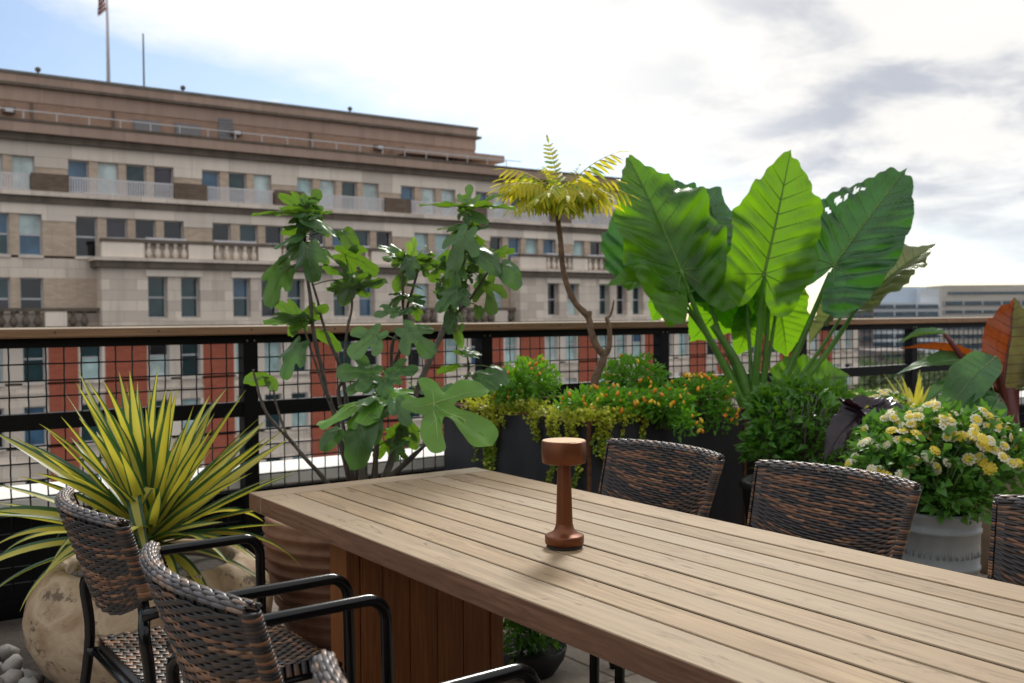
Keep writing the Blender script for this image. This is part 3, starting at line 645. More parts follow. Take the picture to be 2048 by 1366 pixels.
# ---------------------------------------------------------------- far city on the right
def far_block(name, px0, px1, py0, D, depth, mat, label, bands=(), roofbits=(), gl=None, base=-24.0):
    a = PD(px0, py0, D); b = PD(px1, py0, D); u = (b - a); u.z = 0; w = u.length; u.normalize(); v = Vector((-u.y, u.x, 0))
    if v.dot(_f0) < 0: v = -v
    t = bpy.data.objects.new(name, None); COL.objects.link(t); t.location = (a.x, a.y, base); t.rotation_euler = (0, 0, math.atan2(u.y, u.x)); tag(t, label, 'building')
    h = a.z - base
    sgn = 1 if Vector((-u.y, u.x, 0)).dot(v) > 0 else -1
    def bb(nm, mt, x0, x1, d0, d1, z0, z1, par=None):
        m = MB().box((x0, min(sgn * d0, sgn * d1), z0), (x1, max(sgn * d0, sgn * d1), z1)); return link(bpy.data.objects.new(nm, m.mesh(nm, mt)), par or t)
    bb('wall', mat, 0, w, 0, depth, 0, h)
    for (q0, q1, mt) in bands:
        z1 = PD(px0, q0, D).z - base; z0 = PD(px0, q1, D).z - base
        fr = bb('window_band', mt, .3, w - .3, -.35, .1, z0, z1)
        n = max(2, int(w / 5))
        for k in range(n + 1):
            x = .3 + (w - .9) * k / n; bb('mullion', mat, x, x + .35, -.45, -.351, z0, z1, fr)
    for (q0, q1, r0, r1, mt, dd) in roofbits:
        z0 = h + .002 if r0 is None else PD(px0, r1, D).z - base; z1 = PD(px0, r0 if r0 is not None else r1, D).z - base
        x0 = (q0 - px0) / (px1 - px0) * w; x1 = (q1 - px0) / (px1 - px0) * w
        bb('roof_house', mt, x0, x1, dd, dd + depth * .4, z0, z1)
    return t
far_block('office_block', 1740, 1880, 606, 260, 40, m_fwhite, 'white glass fronted office block with a pale blue roof storey beyond the railing',
          [(610, 617, m_fglass), (624, 633, m_fglass), (652, 660, m_fglass), (668, 676, m_fglass), (684, 693, m_fglass)], [(1748, 1872, 573, 606, m_fblue, 6), (1850, 1888, 578, 606, m_fwhite, 3)])
far_block('office_block', 1884, 2120, 596, 285, 45, m_fbeige, 'pale concrete office block with long window bands beside the blue roofed one',
          [(603, 611, m_fglass), (621, 627, m_fglass), (651, 659, m_fglass), (669, 677, m_fglass), (688, 697, m_fglass)], [(1915, 2120, 569, 596, m_fbeige, 8), (1920, 2118, 583, 588, m_fglass, 7.7)])
far_block('brown_office_tower', 1696, 1747, 605, 210, 18, m_fbrown, 'dark brown gridded building left of the white office block', [(612, 620, m_fglass), (626, 634, m_fglass), (652, 662, m_fglass), (672, 682, m_fglass)], [(1722, 1752, 578, 605, m_fwarm, 4)])
far_block('corner_house', 1626, 1692, 658, 120, 20, m_fwarm, 'warm tan corner house with upright bays just past the red brick storeys', [(668, 690, m_fglass), (700, 722, m_fglass), (735, 760, m_fglass)])
far_block('brick_house', 1560, 1690, 700, 108, 12, m_red, 'low red brick house in front of the tan corner house', [(712, 730, m_fglass), (745, 765, m_fglass)])
far_block('low_shed_building', 1755, 1850, 702, 170, 20, m_fbrown, 'low dark flat roofed building among the street trees', [(708, 716, m_fglass)])

def street_tree(px, py, D, rx, rz, seed, mat, label):
    r = random.Random(seed); top = PD(px, py, D); base = Vector((top.x, top.y, -24.0))
    t = thing('street_tree', base, label, 'tree', 'street trees beyond the railing')
    c = Vector((top.x, top.y, top.z - rz))
    MB().tube([base, base + Vector((.3, .2, (c.z + 24) * .6)), c], [.45, .32, .15], 7).build('trunk', m_treebark, t, True)
    m = MB(); cl = [(c + Vector((r.uniform(-1, 1) * rx * .75, r.uniform(-1, 1) * rx * .75, r.uniform(-.75, .75) * rz)), r.uniform(.3, .5) * rx) for _ in range(16)]
    for _ in range(2600):
        cc, cr = r.choice(cl); d = Vector((r.gauss(0, 1), r.gauss(0, 1), r.gauss(0, .8))).normalized()
        p = cc + d * cr * r.uniform(.6, 1.05); u = Vector((r.uniform(-1, 1), r.uniform(-1, 1), r.uniform(-.6, .6))).normalized(); w = u.orthogonal().normalized(); s_ = r.uniform(.25, .55)
        m.add([p, p + u * s_ + w * s_ * .5, p + u * s_ * 1.6, p + u * s_ - w * s_ * .5], [(0, 1, 2, 3)])
    o = m.build('crown', mat, t); o['kind'] = 'stuff'
tl = [(1718, 712, 130, 5), (1765, 722, 125, 5.5), (1812, 716, 140, 6), (1862, 705, 135, 6), (1905, 712, 120, 5.5), (1950, 700, 140, 6), (1995, 715, 125, 5.5), (2040, 705, 135, 6), (1740, 760, 100, 5), (1800, 768, 95, 5), (1870, 762, 100, 5), (1940, 766, 95, 5), (2010, 760, 100, 5), (1690, 770, 110, 5)]
for i, (px, py, D, rx) in enumerate(tl): street_tree(px, py, D, rx, rx * .95, 50 + i, m_tree if i % 3 else m_tree2, 'leafy green street tree far below, beyond the railing')

# ---------------------------------------------------------------- railing, parapet outside it
FY = 4.94                                   # plane of the railing's inner face
pr_ = thing('parapet_wall', (5, FY + .35, -.35), 'low dark parapet with a white coping just outside the railing', 'wall')
part('wall', m_memb, pr_, [((-6, FY + .18, -.35), (24, FY + .44, .44))])
for k in range(16):
    x = -6 + k * 1.9; MB().bevel_box((x + .004, FY + .12, .44), (x + 1.896, FY + .52, .515), .01).build('coping_stone', m_coping, pr_)
RL = thing('terrace_railing', (5, FY, -.2), 'black steel railing with square wire mesh and a wooden cap along the terrace edge', 'railing')
ps = 1.458
posts = [1.845 + ps * k for k in range(-3, 11)]
for x in posts:
    po = MB().box((x - .038, FY, -.2), (x + .038, FY + .076, 1.208)).build('post', m_black, RL)
    for dx in (-.012, .014): sub(MB().lathe([(.005, 0), (.005, .004)], 8, (0, 0, 0)), 'screw', m_screw, po, bpy.data.objects.new('_tmp', None)) if False else None
    m = MB()
    for dx in (-.018, .02):
        m.add([(x + dx + .006 * math.cos(a * math.pi / 4), FY - .003, 1.222 + .006 * math.sin(a * math.pi / 4)) for a in range(8)] + [(x + dx + .006 * math.cos(a * math.pi / 4), FY + .002, 1.222 + .006 * math.sin(a * math.pi / 4)) for a in range(8)],
              [tuple(range(8))] + [(a, a + 8, (a + 1) % 8 + 8, (a + 1) % 8) for a in range(8)])
    sub(m, 'screw', m_screw, po, RL)
MB().box((posts[0], FY + .004, 1.208), (posts[-1], FY + .072, 1.252)).build('top_bar', m_black, RL)
for a, b in zip(posts[:-1], posts[1:]):
    MB().box((a + .038, FY + .008, .833), (b - .038, FY + .068, .908)).build('mid_bar', m_black, RL)
    MB().box((a + .038, FY + .008, .0), (b - .038, FY + .068, .06)).build('bottom_bar', m_black, RL)
    for z0, z1 in ((.908, 1.208), (.06, .833)):
        m = MB(); r_ = random.Random(int(a * 100)); xa, xb = a + .038, b - .038
        nv = round((xb - xa) / .0762)
        for k in range(1, nv):
            x = xa + (xb - xa) * k / nv; n = max(4, int((z1 - z0) / .038)); o_ = r_.uniform(-.002, .002)
            m.tube([(x + o_ + (.0009 if i % 2 else -.0009) * (1 if k % 2 else -1), FY + .036, lerp(z0 - .004, z1 + .004, i / n)) for i in range(n + 1)], .0036, 4, cap=False)
        nh = round((z1 - z0) / .0762)
        for k in range(1, nh):
            z = z0 + (z1 - z0) * k / nh + r_.uniform(-.002, .002)
            m.tube([(lerp(xa - .004, xb + .004, i / 20), FY + .0395 + (.002 if i % 2 else -.002), z + .0006 * math.sin(i * 1.7 + k)) for i in range(21)], .0036, 4, cap=False)
        o = m.build('mesh_panel', m_wire, RL); o['kind'] = 'stuff'
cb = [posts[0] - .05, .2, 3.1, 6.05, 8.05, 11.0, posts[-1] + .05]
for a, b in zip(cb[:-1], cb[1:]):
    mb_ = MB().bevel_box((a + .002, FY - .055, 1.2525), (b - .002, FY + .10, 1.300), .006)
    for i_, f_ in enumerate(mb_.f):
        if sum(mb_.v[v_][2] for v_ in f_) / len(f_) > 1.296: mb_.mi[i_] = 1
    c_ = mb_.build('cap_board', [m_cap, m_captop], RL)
    m = MB(); x = a + .25
    while x < b - .1:
        m.add([(x + .005 * math.cos(t * math.pi / 4), FY - .0562, 1.278 + .005 * math.sin(t * math.pi / 4)) for t in range(8)], [tuple(reversed(range(8)))]); x += .46
    sub(m, 'screw_heads', m_screw_d, c_, RL)['kind'] = 'stuff'

# ---------------------------------------------------------------- dining table
TX0, TX1, TY0, TY1, TZ = 1.195, 2.105, .05, 3.235, .75
TB = thing('dining_table', (1.65, 1.65, 0), 'long slatted teak dining table on plank slab legs', 'table')
ew, gap, th = .113, .0070, .058
for y_ in (TY1 - .1055, TY0):
    mb_ = MB().bevel_box((TX0, y_, TZ - th), (TX1, y_ + .1055, TZ), .0022)
    for i_, f_ in enumerate(mb_.f):
        if len({round(mb_.v[v_][0], 4) for v_ in f_}) == 1 or len({round(mb_.v[v_][1], 4) for v_ in f_}) == 1: mb_.mi[i_] = 1
    mb_.build('end_board', [m_tablex, m_edgex], TB)
bx_ = [TX0]; inner = (TX1 - TX0 - 2 * ew - 8 * gap) / 7
x = TX0
for k in range(9):
    w = ew if k in (0, 8) else inner
    if k in (0, 8):                              # the outer boards are full thickness, their side faces darker
        mb_ = MB().bevel_box((x, TY0 + .108, TZ - th), (x + w, TY1 - .108, TZ), .0022); q_ = 0 if k == 0 else 1
        for i_, f_ in enumerate(mb_.f):
            if len({round(mb_.v[v_][0], 4) for v_ in f_}) == 1: mb_.mi[i_] = 1
        mb_.build('board', [m_table, m_edge], TB)
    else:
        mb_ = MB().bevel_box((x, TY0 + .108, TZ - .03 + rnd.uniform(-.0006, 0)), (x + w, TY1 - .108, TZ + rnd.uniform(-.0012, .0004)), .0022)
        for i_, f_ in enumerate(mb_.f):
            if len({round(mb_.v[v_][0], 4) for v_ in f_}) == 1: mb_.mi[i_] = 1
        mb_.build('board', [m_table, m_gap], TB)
    x += w + gap
aw = .118
for y in (.5, 1.25, 2.0, 2.8): MB().box((TX0 + aw + .001, y - .03, TZ - th), (TX1 - aw - .001, y + .03, TZ - .0325)).build('batten', m_edgex, TB)
for y0 in (2.745, .50):
    x = 1.36; ws = [.075, .10, .102, .098, .104, .05]
    for i, w in enumerate(ws):
        jx = rnd.uniform(-.004, .004) if 0 < i < 5 else -.006
        MB().bevel_box((x + .0012, y0 + jx, .0), (x + w - .0012, y0 + .05, TZ - th - .001), .002).build('leg_plank', m_ped, TB)
        MB().bevel_box((x + .0012, y0 + .052, .0), (x + w - .0012, y0 + .105 - jx, TZ - th - .001), .002).build('leg_plank', m_ped, TB)
        x += w
    MB().bevel_box((1.312, y0 - .004, 0), (1.358, y0 + .11, TZ - th - .001), .002).build('leg_plank', m_ped, TB)

# ---------------------------------------------------------------- table lamp
lp = PZ(1129, 1094, TZ); LZ = TZ
LM = thing('table_lamp', (lp.x, lp.y, LZ), 'copper coloured cordless table lamp with a drum head on the table', 'lamp')
def lathe_part(name, prof, mat, par, c, n=64, sharp=35, **kw): return MB().lathe(prof, n, c, **kw).build(name, mat, par, autosharp=sharp)
c = (lp.x, lp.y, LZ)
lathe_part('foot', [(.0, .0004), (.043, .0004), (.0455, .002), (.0455, .007), (0, .007)], m_rubber, LM, c, capb=False)
lathe_part('base', [(.044, .007), (.0475, .0095), (.0495, .013), (.0495, .029), (.0485, .031), (.046, .0325), (.036, .036), (.0275, .042), (.0235, .051), (.0215, .06)], m_copper, LM, c, capb=True)
lathe_part('stem', [(.0214, .0599), (.0205, .085), (.0168, .205), (.0165, .214)], m_copper, LM, c)
hd = lathe_part('head', [(.0, .2135), (.050, .2135), (.0545, .215), (.0555, .2165), (.0568, .240), (.0565, .267), (.0555, .2695), (.054, .2702), (0, .2702)], m_copper, LM, c, capb=False)
sub(MB().lathe([(0, .2704), (.0535, .2704), (.0535, .2712), (0, .2712)], 64, c, capb=False), 'head_top', m_ltop, hd, LM)

# ---------------------------------------------------------------- woven chairs
def pick(r):
    k = r.random()
    if k < .48: b = (.024, .020, .022)
    elif k < .70: b = (.055, .032, .021)
    elif k < .93: b = (.19, .088, .045)
    else: b = (.28, .145, .075)
    s_ = r.uniform(.75, 1.3); return tuple(x * s_ for x in b)
def strand(mb, cols_, pts, nrm, w, t, cl):
    """one flat woven strand along pts; nrm = outward normals; cl = colour per point"""
    vs = []; n = len(pts)
    for i, p in enumerate(pts):
        tg = (pts[min(i + 1, n - 1)] - pts[max(i - 1, 0)]).normalized(); nn = nrm[i]; sd = tg.cross(nn).normalized()
        for a, b in ((-1, 0), (-.62, .8), (.62, .8), (1, 0), (0, -.9)):
            vs.append(p + sd * (a * w) + nn * (b * t)); cols_.append(cl[i])
    fs = []
    for i in range(n - 1):
        for k in range(5): fs.append((i * 5 + k, i * 5 + (k + 1) % 5, i * 5 + 5 + (k + 1) % 5, i * 5 + 5 + k))
    mb.add(vs, fs)
HW = .275
def back_surf(u, v):                          # u -1..1 across, v 0..1 up; local chair: +X faces the table
    zb = .605 + .075 * abs(u) ** 2.4; zt = .866 - .006 * abs(u) ** 3
    z = lerp(zb, zt, v); w = HW * (.93 + .07 * v)
    x = -.012 - .085 * (z - .60) / .26 + .055 * (u * u) - .0
    return Vector((x, u * w, z))
def backrest_mesh(seed):
    r = random.Random(seed); mb = MB(); cols_ = []; T2 = .013; rows = 31; stakes = 18
    for j in range(rows):
        v = (j + .5) / rows * .96
        pts = []; nr = []; cl = []; cc = pick(r); per = 4
        tot = stakes * per
        for side in (1, -1):
            for i in range(tot + 1):
                u = (-1 + 2 * i / tot) * side
                p = back_surf(u, v); du = (back_surf(min(1, u + .01), v) - back_surf(max(-1, u - .01), v)).normalized(); dv = (back_surf(u, min(1, v + .01)) - back_surf(u, max(0, v - .01))).normalized()
                nn = du.cross(dv).normalized()
                if nn.x < 0: nn = -nn
                ph = math.cos(math.pi * (i / per + j % 2)) ; edge_ = min(1, (1 - abs(u)) * 10)
                pts.append(p + nn * side * (T2 * (.8 + .2 * edge_) + .0022 * ph * edge_)); nr.append(nn * side)
                if i % (per * 2) == (per if j % 2 else 0) and r.random() < .55: cc = pick(r)
                cl.append(cc)
            p = back_surf(side * 1.0, v); pts.append(p + Vector((0, side * .011, 0))); nr.append(Vector((0, side, 0))); cl.append(cc)
        pts.append(pts[0]); nr.append(nr[0]); cl.append(cl[0])
        strand(mb, cols_, pts, nr, .0046, .0030, cl)
    # stakes that show between the rows
    for side in (1, -1):
        for k in range(stakes):
            u = -1 + 2 * (k + .5) / stakes; pts = []; nr = []; cl = []; cc = pick(r)
            for i in range(12):
                v = i / 11 * .97; p = back_surf(u, v); pts.append(p + Vector((side * (T2 - .003), 0, 0))); nr.append(Vector((side, 0, 0))); cl.append(cc)
            strand(mb, cols_, pts, nr, .006, .002, cl)
    # braided border rolled over the top edge: short strands laid like bricks
    nl = 7
    for j in range(nl):
        a = math.pi * (j + .5) / nl; n = 15
        for k in range(n + 1):
            u0 = -1.0 + 2 * (k - (.5 if j % 2 else 0)) / n; u1 = u0 + 2 / n * 1.02; pts = []; nr = []; cl = []
            k2 = r.random(); s_ = r.uniform(.8, 1.25); cc = tuple(x * s_ for x in ((.105, .095, .10) if k2 < .55 else (.21, .14, .10) if k2 < .82 else (.05, .04, .04)))
            for i in range(7):
                t_ = i / 6; u = max(-1.01, min(1.01, lerp(u0, u1, t_))); p = back_surf(u, .985)
                nn = Vector((math.cos(a), 0, math.sin(a))); rr = .0155 + .0022 * math.sin(math.pi * t_) - (.004 if t_ in (0, 1) else 0)
                pts.append(p + nn * rr); nr.append(nn); cl.append(cc)
            if (pts[-1] - pts[0]).length > .006: strand(mb, cols_, pts, nr, .0040, .0028, cl)
    # wrapped side borders
    for sd in (1, -1):
        for k in range(26):
            v = k / 25 * .97; p = back_surf(sd, v); cc = pick(r); pts = []; nr = []; cl = []
            for i in range(9):
                a = math.pi * (i / 8) - math.pi / 2; nn = Vector((math.sin(a), sd * math.cos(a), 0)); pts.append(p + nn * .0155 + Vector((0, -sd * .004, 0))); nr.append(nn); cl.append(cc)
            strand(mb, cols_, pts, nr, .0052, .0026, cl)
    mb.c = cols_; return mb.mesh('backrest', m_wick, True)
def core_mesh():
    mb = MB(); vs = []; fs = []; nu, nv = 20, 6
    for side in (1, -1):
        for i in range(nu + 1):
            for j in range(nv + 1):
                vs.append(back_surf((-1 + 2 * i / nu) * .995, j / nv * .985) + Vector((side * .0085, 0, 0)))
    k = (nu + 1) * (nv + 1)
    for i in range(nu):
        for j in range(nv):
            a = i * (nv + 1) + j; fs.append((a, a + nv + 1, a + nv + 2, a + 1)); fs.append((k + a, k + a + 1, k + a + nv + 2, k + a + nv + 1))
    for i in range(nu):
        a = i * (nv + 1) + nv; fs.append((a, a + nv + 1, k + a + nv + 1, k + a)); a = i * (nv + 1); fs.append((a + nv + 1, a, k + a, k + a + nv + 1))
    for j in range(nv):
        fs.append((j, j + 1, k + j + 1, k + j)); a = nu * (nv + 1) + j; fs.append((a + 1, a, k + a, k + a + 1))
    mb.add(vs, fs); return mb.mesh('back_core', m_rubber, True)
def seat_mesh(seed):
    r = random.Random(seed); mb = MB(); cols_ = []; x0, x1, y0, y1, z = .03, .50, -.265, .265, .448; per = 3
    ny = 34; nx = 22
    def zz(x, y): return z - .012 * (1 - ((x - .265) / .24) ** 2) * (1 - (y / .27) ** 2) - .02 * max(0, (x - .46) / .04) ** 2
    for j in range(ny):
        y = lerp(y0, y1, (j + .5) / ny); pts = []; nr = []; cl = []; cc = pick(r)
        for i in range(nx * per + 1):
            x = lerp(x0, x1, i / (nx * per)); ph = math.cos(math.pi * (i / per + j % 2)); pts.append(Vector((x, y, zz(x, y) + .002 * ph))); nr.append(Vector((0, 0, 1)))
            if i % (2 * per) == 0 and r.random() < .6: cc = pick(r)
            cl.append(cc)
        pts += [Vector((x1 + .014, y, z - .028)), Vector((x1 + .006, y, z - .05))]; nr += [Vector((1, 0, .3)).normalized(), Vector((1, 0, -.4)).normalized()]; cl += [cc, cc]
        strand(mb, cols_, pts, nr, .0072, .0028, cl)
    for i in range(nx):
        x = lerp(x0, x1, (i + .5) / nx); pts = []; nr = []; cl = []; cc = pick(r)
        pts.append(Vector((x, y0 - .012, z - .04))); nr.append(Vector((0, -1, 0))); cl.append(cc)
        for j in range(ny * 2 + 1):
            y = lerp(y0, y1, j / (ny * 2)); ph = math.cos(math.pi * (j / 2 + i % 2)); pts.append(Vector((x, y, zz(x, y) - .0025 * ph))); nr.append(Vector((0, 0, 1)))
            if j % 4 == 0 and r.random() < .5: cc = pick(r)
            cl.append(cc)
        pts.append(Vector((x, y1 + .012, z - .04))); nr.append(Vector((0, 1, 0))); cl.append(cc)
        strand(mb, cols_, pts, nr, .0085, .0026, cl)
    o = len(mb.v); mb.box((x0, y0 + .005, z - .045), (x1, y1 - .005, z - .018)); cols_.extend([(.03, .025, .022)] * 8)
    mb.c = cols_; return mb.mesh('seat', m_wick, True)
bk, ck, st = backrest_mesh(11), core_mesh(), seat_mesh(12)
AY, AZh, TR = .298, .660, .0148
def arm_mesh(s):
    p = [(-.004, s * AY * .955, .646), (.04, s * AY, AZh - .004), (.30, s * AY, AZh)]
    mb = MB(); q = [Vector(x) for x in p]
    path = [q[0], q[1]] + [q[1].lerp(q[2], i / 4) for i in range(1, 4)]
    for i in range(9):
        a = math.pi / 2 * i / 8; path.append(Vector((.46 + .055 * math.sin(a), s * AY, AZh - .055 + .055 * math.cos(a))))
    path.append(Vector((.52, s * AY, .30))); path.append(Vector((.525, s * AY, 0.0)))
    mb.tube(path, TR, 14); return mb.mesh('arm_and_front_leg', m_tube, True)
def rear_mesh(s):
    mb = MB(); u = .93 * s
    pts = [back_surf(u, .75), back_surf(u, .35), back_surf(u, .0) + Vector((0, 0, -.02)), Vector((.0, s * AY * .955, .60)), Vector((.012, s * AY * .96, .45)), Vector((-.02, s * AY * .97, .22)), Vector((-.065, s * AY * .98, 0))]
    mb.tube(spline(pts, 5), TR * .96, 12); return mb.mesh('rear_leg', m_tube, True)
def bars_mesh():
    mb = MB()
    for s in (1, -1): mb.tube([(.0, s * .27, .412), (.50, s * .27, .412)], .011, 8)
    mb.tube([(.49, -AY, .412), (.49, AY, .412)], .011, 8); mb.tube([(.02, -AY * .955, .412), (.02, AY * .955, .412)], .011, 8)
    return mb.mesh('seat_frame', m_tube, True)
cm = [('backrest', bk), ('back_core', ck), ('seat', st), ('armrest', arm_mesh(1)), ('armrest', arm_mesh(-1)), ('rear_leg', rear_mesh(1)), ('rear_leg', rear_mesh(-1)), ('seat_frame', bars_mesh())]
chairs = [((.615, 2.65, 0), 0.0, 'brown wicker armchair standing right in front of the yucca and its mottled urn'),
          ((.612, 1.825, 0), 0.0, 'brown wicker armchair in the middle of the side of the table nearest the urn'),
          ((.612, .985, 0), 0.0, 'brown wicker armchair farthest from the urn on the urn side of the table'),
          ((2.395, 2.545, 0), math.pi, 'brown wicker armchair tucked in before the dark steel planter'),
          ((2.395, 1.835, 0), math.pi, 'brown wicker armchair tucked in before the green shrub and grey flower pot'),
          ((2.40, 1.06, 0), math.pi, 'brown wicker armchair tucked in past the grey flower pot')]
for loc, rz, lab in chairs:
    t = bpy.data.objects.new('wicker_armchair', None); COL.objects.link(t); t.location = loc; t.rotation_euler = (0, 0, rz + rnd.uniform(-.02, .02)); tag(t, lab, 'chair', 'wicker armchairs round the table')
    for nm, me in cm: link(bpy.data.objects.new(nm, me), t)

# ---------------------------------------------------------------- pots
def pot(name, loc, prof, mat, label, soil_z, soil_r, n=64, wob=0.0, group=None, smooth=True):
    t = thing(name, loc, label, 'pot', group)
    MB().lathe(prof, n, loc, wob=wob, capb=False).build('body', mat, t, smooth)
    MB().lathe([(0.001, soil_z - .01), (soil_r * .6, soil_z + .008), (soil_r, soil_z)], 32, loc, capb=False).build('soil', m_soil, t, True)
    return t
UR = PD(305, 1130, 3.68); UR.z = 0
pot('glazed_urn', UR, [(0.0, 0), (.25, 0), (.29, .015), (.375, .10), (.425, .20), (.435, .27), (.42, .35), (.385, .41), (.355, .437), (.34, .447), (.315, .452), (.298, .447), (.292, .43), (.31, .36), (.31, .33)], m_urn,
    'squat cream and brown mottled urn holding the yucca', .40, .30, 96, .012)
RP = PD(716, 1000, 4.25); RP.z = 0
prof = [(0.0, 0), (.27, 0)]
for k in range(9):
    z = .03 + k * .050; r_ = .285 + .105 * math.sin(min(1, (k + 1) / 9) * 1.75)
    prof += [(r_ - .012, z), (r_ - .004, z + .010), (r_ + .010, z + .026), (r_ + .012, z + .032), (r_ + .002, z + .040)]
prof += [(.385, .487), (.39, .50), (.38, .512), (.355, .512), (.35, .49), (.35, .44)]
pot('ribbed_terracotta_pot', RP, prof, m_terra, 'ribbed terracotta pot behind the table holding the fig', .475, .352, 72, .006)

# steel planter box
k0 = PD(1175, 846, 4.5); PX0, PY0, PZT = k0.x, k0.y, k0.z
PX1, PY1 = PX0 + 1.05, PY0 + 1.25
PL = thing('steel_planter', (PX0 + .5, PY0 + .6, 0), 'big square blackened steel planter with a rusty rim', 'planter')
tk = .012
MB().box((PX0, PY0, 0), (PX1, PY0 + tk, PZT)).build('side_panel', m_steel, PL); MB().box((PX0, PY1 - tk, 0), (PX1, PY1, PZT)).build('side_panel', m_steel, PL)
MB().box((PX0, PY0 + tk + .001, 0), (PX0 + tk, PY1 - tk - .001, PZT)).build('side_panel', m_steel, PL); MB().box((PX1 - tk, PY0 + tk + .001, 0), (PX1, PY1 - tk - .001, PZT)).build('side_panel', m_steel, PL)
for a, b in (((PX0 - .004, PY0 - .004, PZT), (PX1 + .004, PY0 + .045, PZT + .006)), ((PX0 - .004, PY1 - .045, PZT), (PX1 + .004, PY1 + .004, PZT + .006)), ((PX0 - .004, PY0 + .0455, PZT), (PX0 + .045, PY1 - .0455, PZT + .006)), ((PX1 - .045, PY0 + .0455, PZT), (PX1 + .004, PY1 - .0455, PZT + .006))):
    MB().box(a, b).build('rim', m_rust, PL)
for x, y in ((PX0 - .003, PY0 - .003), (PX1 - .018, PY0 - .003)): MB().box((x, y, 0), (x + .021, y + .004, PZT - .001)).build('corner_seam', m_rust, PL)
MB().box((PX0 + tk + .001, PY0 + tk + .001, PZT - .10), (PX1 - tk - .001, PY1 - tk - .001, PZT - .05)).build('soil', m_soil, PL)

# grey pot with raised bands
GP = PD(1880, 1020, 3.95); GP.z = 0; gz = PD(1880, 1020, 3.95).z
gp = pot('grey_ceramic_pot', GP, [(0, 0), (.125, 0), (.13, .01), (.142, gz * .55), (.144, gz * .60), (.149, gz * .605), (.149, gz * .625), (.145, gz * .63), (.148, gz * .86), (.154, gz * .865), (.154, gz * .885), (.149, gz * .89), (.15, gz - .02), (.156, gz - .012), (.156, gz + .004), (.142, gz + .004), (.138, gz - .05), (.135, gz - .06)], m_greyg,
    'tall pale grey glazed pot with raised bands and relief, holding the lantana', gz - .055, .137)
r_ = random.Random(5); m = MB()
for k in range(40):                             # worn, unreadable relief round the band
    a = 2 * math.pi * k / 40; z0 = gz * .70; hgt = gz * r_.uniform(.05, .10); rr = .1462 + .0012
    for q in range(r_.choice((1, 2))):
        b = a + q * .05; m.tube([(GP.x + rr * math.cos(b), GP.y + rr * math.sin(b), z0), (GP.x + (rr + .001) * math.cos(b + r_.uniform(-.04, .04)), GP.y + (rr + .001) * math.sin(b + .01), z0 + hgt * .6)], .0018, 5)
m.build('relief_band', m_greyg, gp, True)['kind'] = 'stuff'

# ---------------------------------------------------------------- stones by the urn
gb = MB().box((-1.2, 3.45, -.029), (.9, 4.85, .012)).build('gravel_bed', m_soil); tag(gb, 'bed of loose grey river stones along the railing', 'gravel', kind='structure')
sm_ = []
for s_ in range(5):
    r_ = random.Random(s_); m = MB(); vs = []
    nn_, mm = 10, 6
    vs.append((0, 0, -.5))
    for i in range(1, mm):
        for k in range(nn_):
            a = 2 * math.pi * k / nn_; b = math.pi * i / mm - math.pi / 2; p = Vector((math.cos(b) * math.cos(a), math.cos(b) * math.sin(a), math.sin(b)))
            q = .5 * (1 + .35 * noise.noise(p * 1.6 + Vector((s_ * 7, 0, 0)))); vs.append((p.x * q * 1.2, p.y * q * .9, p.z * q * .75))
    vs.append((0, 0, .38)); fs = [(0, 1 + (k + 1) % nn_, 1 + k) for k in range(nn_)]
    for i in range(mm - 2):
        for k in range(nn_): fs.append((1 + i * nn_ + k, 1 + i * nn_ + (k + 1) % nn_, 1 + (i + 1) * nn_ + (k + 1) % nn_, 1 + (i + 1) * nn_ + k))
    l_ = 1 + (mm - 2) * nn_; fs += [(l_ + k, l_ + (k + 1) % nn_, len(vs) - 1) for k in range(nn_)]
    m.add(vs, fs); sm_.append(m.mesh('stone', m_rstone, True))
for k in range(150):
    x = rnd.uniform(-.55, .62); y = rnd.uniform(3.5, 4.5); s_ = rnd.uniform(.05, .095)
    if (Vector((x, y, 0)) - Vector((UR.x, UR.y, 0))).length < .34: continue
    o = link(bpy.data.objects.new('stone', rnd.choice(sm_)), gb); o.location = (x, y, .012 + s_ * .3 + rnd.choice((0, 0, .05))); o.scale = (s_,) * 3; o.rotation_euler = (rnd.uniform(-.6, .6), rnd.uniform(-.6, .6), rnd.uniform(0, 6.28))

